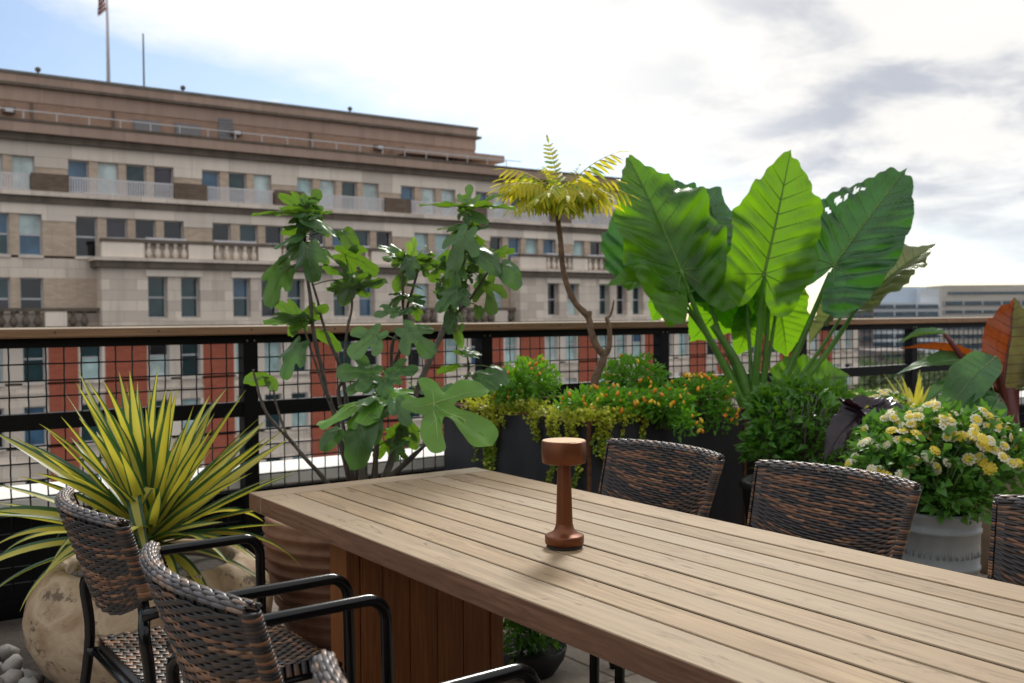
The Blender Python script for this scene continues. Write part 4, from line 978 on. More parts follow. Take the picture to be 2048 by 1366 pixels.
# ---------------------------------------------------------------- leaves
def crv(half, n):                              # smooth a half outline (x>=0) and mirror it into a closed ring
    pts = [p.xy for p in spline([(x, y, 0) for x, y in half], n)]
    ring = [Vector((p.x, p.y)) for p in pts]; left = [Vector((-p.x, p.y)) for p in reversed(pts[1:-1])]
    return ring + left
def lobed(name, half, mats, rings, zf, veins, n=4, vw=.012, rag=0.0, seed=0, rf=6.0, holes=(), split=False):
    """a leaf of unit length along +Y: rings shrink towards the stalk point; veins are thin raised ridges"""
    r = random.Random(seed); out_ = crv(half, n); m = MB(); k = len(out_); vs = [Vector((0, 0, zf(0, 0)))]
    for i, s_ in enumerate(rings):
        for j, p in enumerate(out_):
            q = p * s_
            if rag and s_ > .6: q = q * (1 + (s_ - .6) * 2.5 * rag * 1.6 * noise.noise(Vector((p.x * rf + seed * 3.1, p.y * rf, seed))))
            vs.append(Vector((q.x, q.y, zf(q.x, q.y))))
    fs = [(0, 1 + j, 1 + (j + 1) % k) for j in range(k)]
    for i in range(len(rings) - 1):
        for j in range(k):
            a = 1 + i * k; fs.append((a + j, a + k + j, a + k + (j + 1) % k, a + (j + 1) % k))
    if holes: fs = [f for f in fs if not any((sum((vs[i].xy for i in f), Vector((0, 0))) / len(f) - Vector(h[:2])).length < h[2] for h in holes)]
    m.add(vs, fs, 0)
    if split:
        for i_, f_ in enumerate(fs):
            if sum(vs[q_].x for q_ in f_) > 0: m.mi[i_] = 2
    for x0, y0, x1, y1, w in veins:
        pts = []
        for i in range(9):
            t = i / 8; x = lerp(x0, x1, t); y = lerp(y0, y1, t); pts.append(Vector((x, y, zf(x, y))))
        d = Vector((x1 - x0, y1 - y0, 0)).normalized(); sd = Vector((-d.y, d.x, 0)); vv = []
        for i, p in enumerate(pts):
            ww = w * (1 - .75 * i / 8)
            vv += [p - sd * ww + Vector((0, 0, .001)), p + Vector((0, 0, ww * .9 + .001)), p + sd * ww + Vector((0, 0, .001)), p + Vector((0, 0, -ww * 1.3))]
        ff = []
        for i in range(8):
            for c_ in range(4): ff.append((i * 4 + c_, i * 4 + (c_ + 1) % 4, i * 4 + 4 + (c_ + 1) % 4, i * 4 + 4 + c_))
        m.add(vv, ff, 1)
    return m.mesh(name, mats, True)
def put_leaf(me, base, tip, nhint, parent, name='leaf', wide=1.0):
    y = (tip - base); Lh = y.length; y = y / Lh; z = nhint - y * nhint.dot(y)
    if z.length < 1e-3: z = y.orthogonal()
    z.normalize(); x = y.cross(z)
    o = link(bpy.data.objects.new(name, me), parent)
    M_ = Matrix((x * Lh * wide, y * Lh, z * Lh)).transposed().to_4x4(); M_.translation = base - Vector(parent.location); o.matrix_local = M_
    return o
TOCAM = -FW
def stalk(a, b, r0, r1, mat, parent, sag=.0, name='petiole', n=6, bend=None):
    mid = (a + b) / 2 + Vector((0, 0, sag)) + (bend or Vector())
    return MB().tube(spline([a, mid, b], 4), [lerp(r0, r1, i / 8) for i in range(9)], n).build(name, mat, parent, True)

# ---------------------------------------------------------------- fig
FG = thing('fig_tree', (RP.x, RP.y, .475), 'young fig with many bare stems and lobed leaves in the ribbed pot', 'tree')
FD = 4.22
def fc(x, y, d=0.0): return PD(450 + x / 2.169, 350 + y / 2.169, FD + d)
stems = [([(340, 160), (347, 300), (360, 470), (385, 680), (430, 900), (455, 985), (490, 1090), (540, 1330)], .006, .012, 0.02),
         ([(378, 455), (420, 620), (470, 760), (505, 850), (530, 1000), (580, 1330)], .005, .011, .06),
         ([(545, 465), (549, 580), (530, 680), (512, 880), (492, 965), (560, 1330)], .004, .009, -.03),
         ([(125, 845), (135, 900), (150, 960), (200, 1060), (290, 1160), (350, 1230), (450, 1345)], .004, .010, -.06),
         ([(210, 930), (225, 1000), (265, 1120), (292, 1162)], .004, .006, -.06),
         ([(330, 615), (365, 740), (420, 900), (450, 975)], .004, .006, .0),
         ([(770, 430), (775, 570), (782, 680), (745, 790), (715, 880), (690, 970), (665, 1120), (640, 1330)], .005, .011, 0),
         ([(832, 430), (795, 560), (782, 660), (728, 720), (722, 870)], .005, .008, .04),
         ([(1055, 150), (1045, 300), (1020, 440), (985, 560), (945, 680), (880, 820), (830, 940), (765, 1100), (690, 1330)], .006, .017, .05),
         ([(1150, 412), (1060, 540), (995, 608), (950, 668)], .004, .008, .02), ([(1085, 330), (1060, 400), (1020, 460)], .004, .006, .05),
         ([(890, 1160), (800, 1230), (700, 1320)], .005, .009, -.05), ([(600, 1190), (598, 1345)], .017, .020, 0), ([(660, 1080), (650, 1345)], .006, .010, -.04),
         ([(1050, 770), (1055, 850), (1010, 950), (930, 1090), (800, 1240), (690, 1330)], .003, .009, .1)]
SP = []
for pts, r0, r1, d in stems:
    P = [fc(x, y, d + .01 * math.sin(i * 2.1)) for i, (x, y) in enumerate(pts)]
    q = spline(P, 5); rs = []
    for i in range(len(q)):
        t = i / (len(q) - 1); rs.append(lerp(r0, r1, t) * (1.22 if i % 4 == 0 else 1.0)); q[i] = q[i] + Vector((noise.noise(q[i] * 9) * .006, noise.noise(q[i] * 9 + Vector((5, 0, 0))) * .006, 0))
    SP.extend(q); MB().tube(q, rs, 8).build('stem' if r1 < .015 else 'trunk', m_stick if r1 < .015 else m_trunkg, FG, True)
figh5 = [(0, -.10), (.07, -.22), (.20, -.33), (.34, -.28), (.40, -.12), (.38, .02), (.52, .07), (.70, .18), (.80, .36), (.74, .52), (.58, .54), (.40, .44), (.27, .40), (.25, .48), (.33, .63), (.37, .80), (.30, .93), (.14, 1.02), (0, 1.03)]
figh3 = [(0, -.06), (.10, -.20), (.28, -.26), (.42, -.12), (.50, .08), (.62, .30), (.66, .48), (.54, .56), (.38, .50), (.31, .55), (.35, .70), (.31, .86), (.17, .98), (0, 1.0)]
figh1 = [(0, -.04), (.14, -.16), (.32, -.12), (.46, .10), (.52, .34), (.48, .58), (.36, .80), (.18, .96), (0, 1.0)]
figh5d = [(0, -.14), (.08, -.26), (.24, -.40), (.40, -.34), (.42, -.16), (.34, .00), (.50, .04), (.74, .16), (.88, .36), (.84, .54), (.66, .54), (.42, .36), (.20, .26), (.17, .36), (.26, .58), (.33, .80), (.28, .95), (.13, 1.04), (0, 1.04)]
def fz(dr, cup, wav, sd):
    def f(x, y): return -dr * (y * y + .5 * x * x) + cup * abs(x) + wav * noise.noise(Vector((x * 3.2 + sd, y * 3.2, sd))) + .012 * math.sin(9 * (y - .7 * abs(x)))
    return f
v5 = [(0, 0, 0, .98, .013), (0, 0, .68, .42, .010), (0, 0, -.68, .42, .010), (0, 0, .32, -.22, .007), (0, 0, -.32, -.22, .007), (0, .30, .18, .55, .005), (0, .30, -.18, .55, .005), (0, .5, .2, .78, .005), (0, .5, -.2, .78, .005), (.3, .18, .5, .18, .004), (-.3, .18, -.5, .18, .004)]
v1 = [(0, 0, 0, .95, .013), (0, .05, .36, .36, .008), (0, .05, -.36, .36, .008), (0, .3, .3, .62, .006), (0, .3, -.3, .62, .006)]
RG = [.18, .36, .54, .72, .88, 1.0]
FM = {}
for mk, mm_ in (('d', [m_figd, m_figv]), ('g', [m_fig, m_figv]), ('b', [m_figb, m_figbv])):
    for i, (hf, vv) in enumerate(((figh5, v5), (figh3, v5), (figh1, v1), (figh5d, v5))):
        for q in range(3): FM[(mk, i, q)] = lobed('leaf', hf, mm_, RG, fz((.10, .28, .5)[q], (.10, -.06, .2)[q], .10, i * 3.3 + q), vv, 4, rag=.02, seed=i + q * 7)
UPV = Vector((0, 0, 1))
# (stalk x, y, tip x, y, facing, material, outline, curl, depth) in the fig's own picture frame
FL = [(345, 165, 85, 155, 'u', 'g', 0, 0, 0), (345, 140, 222, 78, 'k', 'g', 1, 0, .05), (365, 155, 410, 55, 'k', 'g', 0, 0, .04), (375, 175, 478, 150, 'k', 'g', 1, 0, .05), (360, 190, 545, 235, 'u', 'd', 1, 1, -.05),
      (345, 225, 240, 200, 'u', 'g', 2, 1, .03), (345, 260, 185, 278, 'u', 'd', 1, 1, 0), (350, 300, 186, 350, 'u', 'g', 1, 1, -.02), (360, 315, 368, 468, 'c', 'd', 1, 1, -.16), (375, 305, 525, 350, 'u', 'd', 0, 1, -.05), (370, 325, 470, 372, 'k', 'g', 1, 1, .03),
      (268, 402, 145, 548, 'k', 'd', 1, 2, 0), (515, 245, 570, 318, 'c', 'g', 2, 2, .02), (520, 345, 692, 402, 'k', 'g', 0, 1, .05), (410, 200, 470, 262, 'k', 'g', 1, 1, .06), (330, 240, 240, 232, 'k', 'g', 2, 1, .07),
      (540, 478, 500, 578, 'k', 'g', 2, 0, -.05), (545, 490, 428, 492, 'u', 'g', 1, 0, 0), (535, 450, 420, 388, 'k', 'g', 3, 0, .03), (560, 490, 700, 455, 'k', 'g', 3, 0, -.04), (555, 440, 640, 425, 'k', 'g', 1, 1, .03), (600, 480, 715, 450, 'u', 'g', 2, 0, -.02),
      (330, 628, 150, 632, 'u', 'd', 1, 0, 0), (320, 612, 205, 540, 'k', 'g', 1, 0, .02), (350, 615, 462, 560, 'k', 'g', 1, 0, .03), (345, 632, 275, 662, 'k', 'b', 2, 1, -.02), (410, 680, 535, 745, 'k', 'g', 2, 1, .08),
      (318, 735, 215, 880, 'c', 'd', 1, 1, -.03), (182, 880, 70, 893, 'k', 'g', 2, 0, 0), (190, 878, 228, 938, 'k', 'g', 2, 1, -.02),
      (800, 368, 800, 450, 'c', 'd', 1, 1, -.08), (782, 352, 648, 298, 'u', 'd', 1, 0, .0), (765, 362, 668, 348, 'u', 'd', 2, 0, .03), (808, 345, 822, 265, 'c', 'b', 1, 0, .02), (830, 362, 905, 345, 'u', 'g', 1, 0, .03), (850, 372, 890, 440, 'k', 'g', 1, 1, .05), (860, 360, 940, 390, 'k', 'g', 0, 1, .08),
      (765, 445, 735, 515, 'k', 'g', 2, 0, .02), (765, 525, 660, 575, 'u', 'g', 1, 1, .0), (800, 475, 872, 478, 'u', 'g', 1, 1, 0), (742, 588, 638, 608, 'c', 'd', 0, 0, -.06), (760, 600, 818, 588, 'c', 'd', 1, 0, -.05), (828, 578, 840, 640, 'k', 'g', 1, 0, .02),
      (1055, 122, 1062, 38, 'k', 'g', 3, 0, .03), (1010, 132, 818, 118, 'u', 'g', 1, 0, 0), (1070, 140, 1288, 130, 'u', 'g', 0, 0, 0), (1120, 112, 1218, 72, 'u', 'd', 1, 0, .05), (1050, 225, 902, 228, 'u', 'g', 1, 0, .02),
      (1042, 255, 960, 405, 'c', 'd', 0, 1, -.14), (1052, 248, 1160, 214, 'u', 'd', 1, 0, -.02), (1092, 275, 1140, 325, 'k', 'g', 1, 1, .03), (1098, 322, 1212, 420, 'c', 'd', 2, 1, -.08), (1185, 340, 1265, 322, 'k', 'g', 1, 0, .04), (1120, 330, 1190, 350, 'k', 'd', 1, 1, .02),
      (1205, 385, 1285, 492, 'c', 'd', 2, 1, -.05), (1138, 475, 1165, 618, 'k', 'g', 3, 0, .02), (1098, 572, 1100, 632, 'k', 'g', 2, 0, .0), (1005, 400, 985, 500, 'c', 'd', 1, 2, -.08), (1005, 505, 905, 578, 'c', 'd', 1, 1, -.12), (1020, 500, 1055, 560, 'c', 'd', 1, 1, -.10),
      (950, 385, 885, 470, 'k', 'g', 0, 0, .06), (975, 345, 935, 420, 'k', 'g', 1, 0, .05), (980, 602, 982, 690, 'c', 'd', 2, 1, -.04), (1005, 685, 1035, 745, 'k', 'b', 2, 2, -.02), (1040, 420, 1110, 410, 'u', 'g', 1, 0, .05), (900, 345, 870, 300, 'k', 'g', 1, 0, .06),
      (655, 692, 525, 795, 'c', 'd', 0, 0, -.12), (790, 672, 915, 775, 'c', 'd', 0, 1, -.12), (640, 862, 466, 852, 'c', 'd', 0, 0, -.08), (645, 880, 508, 918, 'c', 'd', 1, 1, -.06), (722, 862, 845, 838, 'c', 'd', 0, 0, -.09), (700, 880, 690, 840, 'k', 'b', 2, 0, -.03),
      (665, 985, 368, 1018, 'v', 'b', 0, 1, -.22), (655, 985, 512, 1062, 'v', 'b', 1, 1, -.25), (650, 962, 566, 966, 'v', 'd', 2, 1, -.24), (705, 968, 832, 955, 'v', 'b', 1, 2, -.16), (690, 900, 700, 990, 'c', 'd', 2, 2, -.12), (745, 985, 805, 1098, 'c', 'd', 1, 0, -.28), (725, 985, 668, 1045, 'c', 'd', 2, 1, -.26),
      (905, 992, 1162, 1132, 'c', 'b', 3, 0, -.45), (890, 985, 1004, 905, 'c', 'd', 1, 0, -.15), (1045, 962, 1118, 942, 'v', 'd', 2, 0, -.18), (860, 930, 905, 930, 'c', 'd', 1, 0, -.1), (820, 920, 790, 890, 'k', 'g', 1, 0, -.02),
      (608, 1062, 518, 1298, 'c', 'd', 2, 1, -.34), (640, 1052, 632, 1182, 'c', 'd', 2, 1, -.30), (492, 1108, 398, 1190, 'c', 'd', 2, 1, -.15), (775, 1120, 838, 1192, 'k', 'g', 3, 0, .0), (715, 1170, 640, 1230, 'k', 'g', 0, 0, .03), (760, 1100, 690, 1150, 'k', 'g', 1, 0, .02), (740, 1190, 800, 1220, 'k', 'g', 1, 1, .04), (800, 1080, 850, 1160, 'k', 'g', 1, 1, -.03),
      (1045, 775, 1120, 768, 'u', 'd', 0, 0, .03), (1040, 780, 982, 760, 'k', 'g', 1, 0, .04), (1008, 828, 905, 858, 'k', 'g', 2, 0, .03), (1095, 868, 1200, 925, 'c', 'd', 2, 0, .05), (1070, 862, 1020, 872, 'u', 'd', 2, 0, .04), (1155, 835, 1242, 898, 'c', 'd', 2, 1, .08), (1010, 690, 1025, 640, 'k', 'g', 2, 1, .03)]
r_ = random.Random(77)
for cx_, cy_, sx_, sy_, n_ in ((355, 190, 45, 90, 20), (350, 320, 35, 35, 6), (1050, 190, 35, 100, 16), (805, 375, 55, 40, 12), (550, 450, 40, 35, 6), (1060, 400, 70, 70, 13), (690, 960, 70, 60, 11), (340, 615, 25, 20, 5), (740, 1130, 50, 60, 9), (960, 480, 45, 60, 8), (1000, 560, 30, 40, 4), (790, 540, 30, 60, 5)):
    for _ in range(n_):
        a_ = r_.uniform(0, 6.28); l_ = r_.uniform(42, 92); x_ = cx_ + r_.uniform(-1, 1) * sx_; y_ = cy_ + r_.uniform(-1, 1) * sy_
        FL.append((x_, y_, x_ + l_ * math.cos(a_), y_ + l_ * .55 * math.sin(a_) + 10, r_.choice('uukkc'), r_.choice('ggd'), r_.choice((0, 1, 1, 2, 3)), r_.choice((0, 1, 2)), r_.uniform(-.08, .12)))
r_ = random.Random(21)
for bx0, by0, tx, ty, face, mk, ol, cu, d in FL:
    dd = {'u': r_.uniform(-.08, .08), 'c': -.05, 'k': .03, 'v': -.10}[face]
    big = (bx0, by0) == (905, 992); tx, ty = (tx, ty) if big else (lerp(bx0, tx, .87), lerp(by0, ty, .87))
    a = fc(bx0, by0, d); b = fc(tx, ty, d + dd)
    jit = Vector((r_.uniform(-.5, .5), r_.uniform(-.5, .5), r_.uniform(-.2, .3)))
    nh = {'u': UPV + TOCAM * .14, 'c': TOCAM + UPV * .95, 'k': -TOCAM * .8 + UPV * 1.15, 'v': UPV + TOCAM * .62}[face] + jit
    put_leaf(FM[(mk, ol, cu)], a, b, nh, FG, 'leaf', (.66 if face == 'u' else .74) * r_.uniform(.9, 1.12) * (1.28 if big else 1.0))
    near = min(SP, key=lambda q: (q - a).length + (0.25 * max(0, q.z - a.z)))
    if .01 < (near - a).length < .4: stalk(near, a, .0028, .0020, m_petg, FG, .008, n=5)

# ---------------------------------------------------------------- yucca
YU = thing('yucca', (UR.x, UR.y, .40), 'spiky yucca with yellow and green striped sword leaves in the mottled urn', 'plant')
def sword(seed, bend, fold=None, wv=.098):
    r = random.Random(seed); m = MB(); n = 16; vs = []; tw = r.uniform(-.5, .5); lean = r.uniform(-.06, .06)
    pos = Vector((0, 0, 0)); ang = 0.0
    gw = r.uniform(.50, .72)
    for i in range(n + 1):
        t = i / n; w = wv * .5 * min(1, .55 + t * 1.5) * (1 - max(0, (t - .35) / .65) ** 1.7) + .0012
        ang = -bend * t * t
        if fold and t > fold: ang -= 2.0 * min(1, (t - fold) / .12)
        dirv = Vector((0, math.cos(ang), math.sin(ang))); nv = Vector((0, -math.sin(ang), math.cos(ang)))
        if i: pos = pos + dirv / n
        a = tw * t; sx = Vector((math.cos(a), 0, 0)) + nv * math.sin(a)
        for c_, up in ((-1, .32), (-gw, .12), (0, 0), (gw, .12), (1, .32)): vs.append(pos + sx * (c_ * w) + nv * (up * w) + Vector((lean * t * t, 0, 0)))
    fs = []; mi = []
    for i in range(n):
        for c_ in range(4): fs.append((i * 5 + c_, i * 5 + c_ + 1, i * 5 + c_ + 6, i * 5 + c_ + 5)); mi.append(1 if c_ in (0, 3) else 0)
    m.v = [tuple(v) for v in vs]; m.f = fs; m.mi = mi; return m.mesh('leaf', [m_yy, m_yg], True)
SW = [sword(i, b) for i, b in enumerate((.05, .12, .2, .3, .1, .42))]; SWD = [sword(20 + i, b) for i, b in enumerate((.9, 1.2, .7, 1.5))]; SWF = [sword(30 + i, .3, f) for i, f in enumerate((.42, .5, .36))]
yc = PD(300, 1085, 3.66); r_ = random.Random(4)
def ydir(az_, el): return RT.normalized() * (math.cos(el) * math.cos(az_)) + _f0 * (math.cos(el) * math.sin(az_)) + UPV * math.sin(el)
def yleaf(mesh, dv, Ln, wide=1.0, h=0.0, back=.05):
    base = yc + dv * back + Vector((0, 0, h)); side = UPV - dv * UPV.dot(dv)
    if side.length < .15: side = TOCAM
    jit = Vector((r_.uniform(-.3, .3), r_.uniform(-.3, .3), 0)); put_leaf(mesh, base, base + dv * Ln, side + jit, YU, 'leaf', wide)
for k in range(84):
    az_ = k * 2.39996 + r_.uniform(-.2, .2); t = (k + .5) / 84; el = R(87) - t ** .85 * R(74) + r_.uniform(-.10, .10)
    Ln = r_.uniform(.48, .63) * (1.0 if el > .2 else .92); dv = ydir(az_, el)
    mesh = r_.choice(SW[:5]) if el > .35 else r_.choice(SW[2:] + SWD[:1])
    yleaf(mesh, dv, Ln, r_.uniform(.8, 1.15), r_.uniform(-.02, .05))
for az_, el, Ln, ms in ((-1.55, .9, .52, SWF[0]), (-1.2, 1.0, .45, SWF[1]), (-2.3, .8, .50, SWF[2]), (-1.75, .5, .55, SWD[1]), (-.6, .25, .60, SWD[0]), (-.9, .3, .62, SWD[2]), (-2.6, .15, .62, SWD[0]), (3.0, .15, .62, SWD[0]), (-2.9, .4, .62, SWD[2]), (-.2, .2, .62, SWD[0]), (.1, .35, .62, SWD[2]), (-2.0, .2, .55, SWD[1]), (-1.0, 0, .5, SWD[0]), (-.4, -.05, .55, SWD[2]), (-2.8, -.05, .6, SWD[0]), (-1.4, .05, .5, SWD[2]), (-.75, -.1, .5, SWD[0])):
    yleaf(ms, ydir(az_, el), Ln, r_.uniform(1.0, 1.25), .0)
MB().tube([(yc.x, yc.y, .39), (yc.x, yc.y, yc.z + .06)], [.06, .045], 10).build('crown_base', m_petg, YU, True)

# ---------------------------------------------------------------- elephant ear
ED = 5.7
eb = PD(1505, 830, ED)
EP = thing('dark_tub', (eb.x, eb.y, 0), 'dark tub mostly hidden behind the steel planter, holding the elephant ear', 'pot')
MB().lathe([(0, 0), (.20, 0), (.23, eb.z - .06), (.25, eb.z - .05), (.25, eb.z - .02), (.22, eb.z - .02), (.21, eb.z - .08)], 32, (eb.x, eb.y, 0), capb=False).build('body', m_darkpot, EP, True)
MB().lathe([(.001, eb.z - .05), (.215, eb.z - .06)], 24, (eb.x, eb.y, 0), capb=False).build('soil', m_soil, EP)
EE = thing('elephant_ear', (eb.x, eb.y, eb.z - .06), 'giant elephant ear with huge upright green leaves on thick stalks', 'plant')
def ep(x, y, d=0.0): return PD(x, y, ED + d)
earh = [(0, -.02), (.035, -.16), (.10, -.30), (.20, -.40), (.31, -.39), (.40, -.27), (.455, -.08), (.475, .12), (.455, .32), (.39, .53), (.28, .72), (.15, .87), (.05, .95), (0, 1.03)]
earn = [(0, -.02), (.03, -.14), (.08, -.24), (.16, -.30), (.24, -.26), (.31, -.10), (.35, .10), (.355, .30), (.32, .52), (.22, .72), (.115, .87), (.04, .95), (0, 1.03)]
def ez(dr, cup, wav, sd, cor=.016):
    def f(x, y):
        ph = (y - .52 * abs(x)) / .118 * math.pi; ed_ = min(1, abs(x) * 3)
        return -dr * y * abs(y) + cup * abs(x) * (1 - .4 * abs(y)) + wav * ed_ * noise.noise(Vector((x * 3.5 + sd, y * 3.5, sd))) + cor * 1.5 * abs(math.sin(ph)) * min(1, abs(x) * 5) + .045 * ed_ ** 2 * math.sin(y * 21 + sd + (3 if x > 0 else 0)) * (.6 + .8 * noise.noise(Vector((y * 4, sd, 0))))
    return f
def halfw(h, y):
    b = 0
    for (x0, y0), (x1, y1) in zip(h[:-1], h[1:]):
        if min(y0, y1) <= y <= max(y0, y1) and abs(y1 - y0) > 1e-6: b = max(b, lerp(x0, x1, (y - y0) / (y1 - y0)))
    return b
ev = [(0, -.02, 0, .97, .013)]
for k in range(7):
    y0 = .0 + k * .118; y1_ = y0 + .19 - .012 * k; ln = halfw(earn, min(.97, y1_)) * .86
    for s_ in (1, -1): ev.append((0, y0, s_ * ln, y1_, .0042))
for s_ in (1, -1): ev += [(0, 0, s_ * .16, -.22, .006), (0, 0, s_ * .25, -.06, .005)]
RG2 = [.08, .18, .28, .38, .48, .58, .68, .78, .87, .94, 1.0]
def ear(h, mats, dr, cup, wav, sd, cor=.018, holes=()): return lobed('leaf', h, mats, [i_ / 18 for i_ in range(1, 19)], ez(dr, cup, wav, sd, cor), ev, 10, rag=.06, seed=sd, rf=8, holes=holes)
E1 = ear(earh, [m_ala, m_alav], .10, .22, .14, 1, .022); E2 = ear(earn, [m_alac, m_alav], .06, .18, .06, 2); E3 = ear(earh, [m_alad, m_alav], .08, .16, .07, 3, .026, [(-.33, .36, .022), (-.30, .47, .03), (-.26, .52, .018), (-.24, .62, .024), (-.20, .66, .016), (-.36, .2, .016)]); E4 = ear(earh, [m_alad, m_alav], .15, .3, .12, 4); E5 = ear(earn, [m_alag, m_alav], .25, .55, .25, 5, .03); E6 = ear(earh, [m_alac, m_alav], .3, .25, .1, 6); E7 = ear(earh, [m_ala, m_alav], .35, .3, .12, 8)
EL = [(1362, 540, 1262, 300, E1, -FW * .9 + RT * .1 + UPV * .3, .02, .25, .80), (1335, 520, 1432, 362, E4, -FW * .6 + UPV * .7, .28, .12, 1.5), (1345, 470, 1300, 335, E4, -FW * .7 + UPV * .5, .30, .1, 1.3), (1528, 548, 1588, 296, E2, -FW + UPV * .1 + RT * .15, -.12, .0, 1.0), (1668, 530, 1812, 328, E3, -FW * .85 + UPV * .55 - RT * .2, -.05, .12, .82),
      (1738, 592, 1858, 468, E5, UPV * .5 - RT * .5 - FW * .7, .1, .0, .95), (1340, 565, 1232, 538, E7, UPV * .7 - FW * .6, .08, -.1, .9), (1352, 565, 1298, 645, E7, -FW + UPV * .3, .25, .1, .8), (1555, 600, 1585, 712, E6, -FW + UPV * .3, .12, .0, 1.0), (1465, 575, 1400, 690, E7, -FW * .9 + RT * .3, .16, .05, 1.25), (1440, 560, 1500, 660, E1, -FW + UPV * .2, .2, .05, 1.1), (1500, 640, 1480, 710, E6, -FW, .2, 0, 1.0),
      (1702, 598, 1610, 668, E5, UPV * .8 - FW * .5, .2, .05, .7), (1598, 768, 1700, 742, E1, -FW * .7 + UPV * .6, .1, .1, 1.0)]
for x0, y0, x1, y1, me, nh, d, dt, wd in EL: put_leaf(me, ep(x0, y0, d), ep(x1, y1, d + dt), nh, EE, 'leaf', wd)
ST = [([(1362, 540), (1400, 640), (1450, 735), (1495, 828)], .012, .030, 0), ([(1528, 552), (1519, 660), (1505, 830)], .013, .026, -.1), ([(1538, 600), (1530, 720), (1515, 825)], .010, .020, .0), ([(1660, 545), (1604, 680), (1540, 825)], .011, .028, -.02), ([(1742, 565), (1665, 690), (1555, 825)], .010, .022, .06),
      ([(1425, 650), (1478, 735), (1506, 830)], .020, .040, .06), ([(1400, 505), (1430, 640), (1480, 760), (1500, 830)], .010, .022, .15), ([(1600, 768), (1560, 790), (1520, 830)], .008, .014, .08), ([(1310, 548), (1390, 640), (1470, 760), (1500, 830)], .008, .016, .12), ([(1352, 568), (1400, 650), (1480, 770), (1502, 830)], .007, .014, .2), ([(1490, 592), (1500, 700), (1505, 830)], .008, .016, .1), ([(1702, 600), (1640, 700), (1545, 828)], .008, .016, .15), ([(1555, 602), (1540, 700), (1515, 830)], .008, .016, .1)]
for pts, r0, r1, d in ST:
    q = spline([ep(x, y, d * (1 - i / (len(pts) - 1))) for i, (x, y) in enumerate(pts)], 6); MB().tube(q, [lerp(r0, r1, (i / (len(q) - 1)) ** 1.3) for i in range(len(q))], 10).build('stalk', m_alap, EE, True)

# ---------------------------------------------------------------- sumac
SD = 5.0
sb = PD(1185, 782, SD)
SU = thing('sumac_tree', (sb.x, sb.y, PZT - .06), 'bare crooked sumac with a flat crown of yellow ferny fronds in the steel planter', 'tree')
sp_ = lambda x, y, d=0.0: PD(x, y, SD + d)
low = Vector((sb.x, sb.y, PZT - .06))
q = spline([low, sp_(1188, 770), sp_(1200, 735), sp_(1207, 712), sp_(1192, 690), sp_(1182, 662), sp_(1176, 634), sp_(1150, 605), sp_(1134, 570), sp_(1125, 530), sp_(1121, 480), sp_(1116, 440), sp_(1116, 400)], 5)
tr = MB().tube(q, [lerp(.024, .0125, (i / (len(q) - 1)) ** .6) * (1.15 if i % 5 == 2 else 1) for i in range(len(q))], 10).build('trunk', m_sumbark, SU, True)
for pts, r0, r1 in (([(1207, 714), (1218, 695), (1219, 660), (1213, 634)], .016, .010), ([(1213, 636), (1222, 628), (1228, 600)], .008, .004), ([(1178, 640), (1180, 622)], .012, .011), ([(1117, 420), (1128, 408), (1140, 398)], .006, .004)):
    q = spline([sp_(x, y) for x, y in pts], 4); MB().tube(q, [lerp(r0, r1, i / (len(q) - 1)) for i in range(len(q))], 8).build('branch', m_sumbark, SU, True)
def frond(seed, droop):
    r = random.Random(seed); m = MB(); n = 11; pts = []
    for i in range(n + 1):
        t = i / n; pts.append(Vector((.02 * math.sin(t * 3 + seed), t * (1 - .08 * t), .10 * math.sin(t * 2.4) - droop * t * t)))
    m.tube(pts, [.010 - .007 * i / n for i in range(n + 1)], 5)
    for i in range(1, n + 1):
        for s_ in ((1, -1) if i < n else (0,)):
            t = i / n; ln = .34 * (1 - .45 * t) * (1 if t > .15 else .7) * r.uniform(.85, 1.1); p = pts[i]; d = Vector((s_ * .62, .40 + .2 * t, -.75 - r.uniform(0, .3))).normalized() if s_ else Vector((0, 1, -.4)).normalized()
            sd = d.cross(Vector((0, 0, 1))).normalized(); wv = ln * .105; lm = 1 if r.random() < (.75 - .8 * t) else 0; nn = sd.cross(d)
            prev = None
            pl = []
            for k in range(5):
                a = k / 4; c_ = p + d * ln * a + Vector((0, 0, -.10 * ln * a * a * 2)); w_ = wv * (math.sin(math.pi * (a * .85 + .15)) ** .8) * (1.25 if k % 2 else .85) if k < 4 else .001
                pl += [c_ - sd * w_ + nn * w_ * .3, c_, c_ + sd * w_ + nn * w_ * .3]
            fs = []
            for k in range(4):
                for c_ in range(2): fs.append((k * 3 + c_, k * 3 + c_ + 1, k * 3 + c_ + 4, k * 3 + c_ + 3))
            m.add(pl, fs, lm)
    return m.mesh('frond', [m_sum, m_sumg], False)
FR = [frond(i, d) for i, d in enumerate((.02, .10, .16, .05, .22))]
r_ = random.Random(9)
SF = [(1112, 395, 985, 372, 0), (1112, 385, 1000, 330, 0), (1114, 392, 1010, 395, -.2), (1118, 395, 1020, 360, .2), (1110, 390, 1050, 385, -.3), (1120, 390, 1245, 305, 0), (1122, 392, 1272, 372, -.1), (1120, 395, 1235, 385, .2), (1122, 392, 1190, 378, -.3), (1116, 385, 1095, 278, 0), (1120, 382, 1160, 330, .1), (1112, 385, 1080, 330, .15), (1125, 385, 1180, 345, -.15), (1112, 392, 1075, 395, .3), (1118, 392, 1130, 380, -.35), (1105, 390, 1035, 350, .3), (1128, 392, 1215, 365, .3), (1116, 392, 1100, 390, .38), (1110, 394, 1060, 400, -.25), (1124, 394, 1170, 398, -.25)]
for _ in range(24):                          # more fronds all round the crown's middle
    a_ = r_.uniform(0, 6.28); SF.append((1116 + r_.uniform(-6, 6), 392, 1118 + 125 * math.cos(a_), 356 + r_.uniform(-10, 14), .36 * math.sin(a_)))
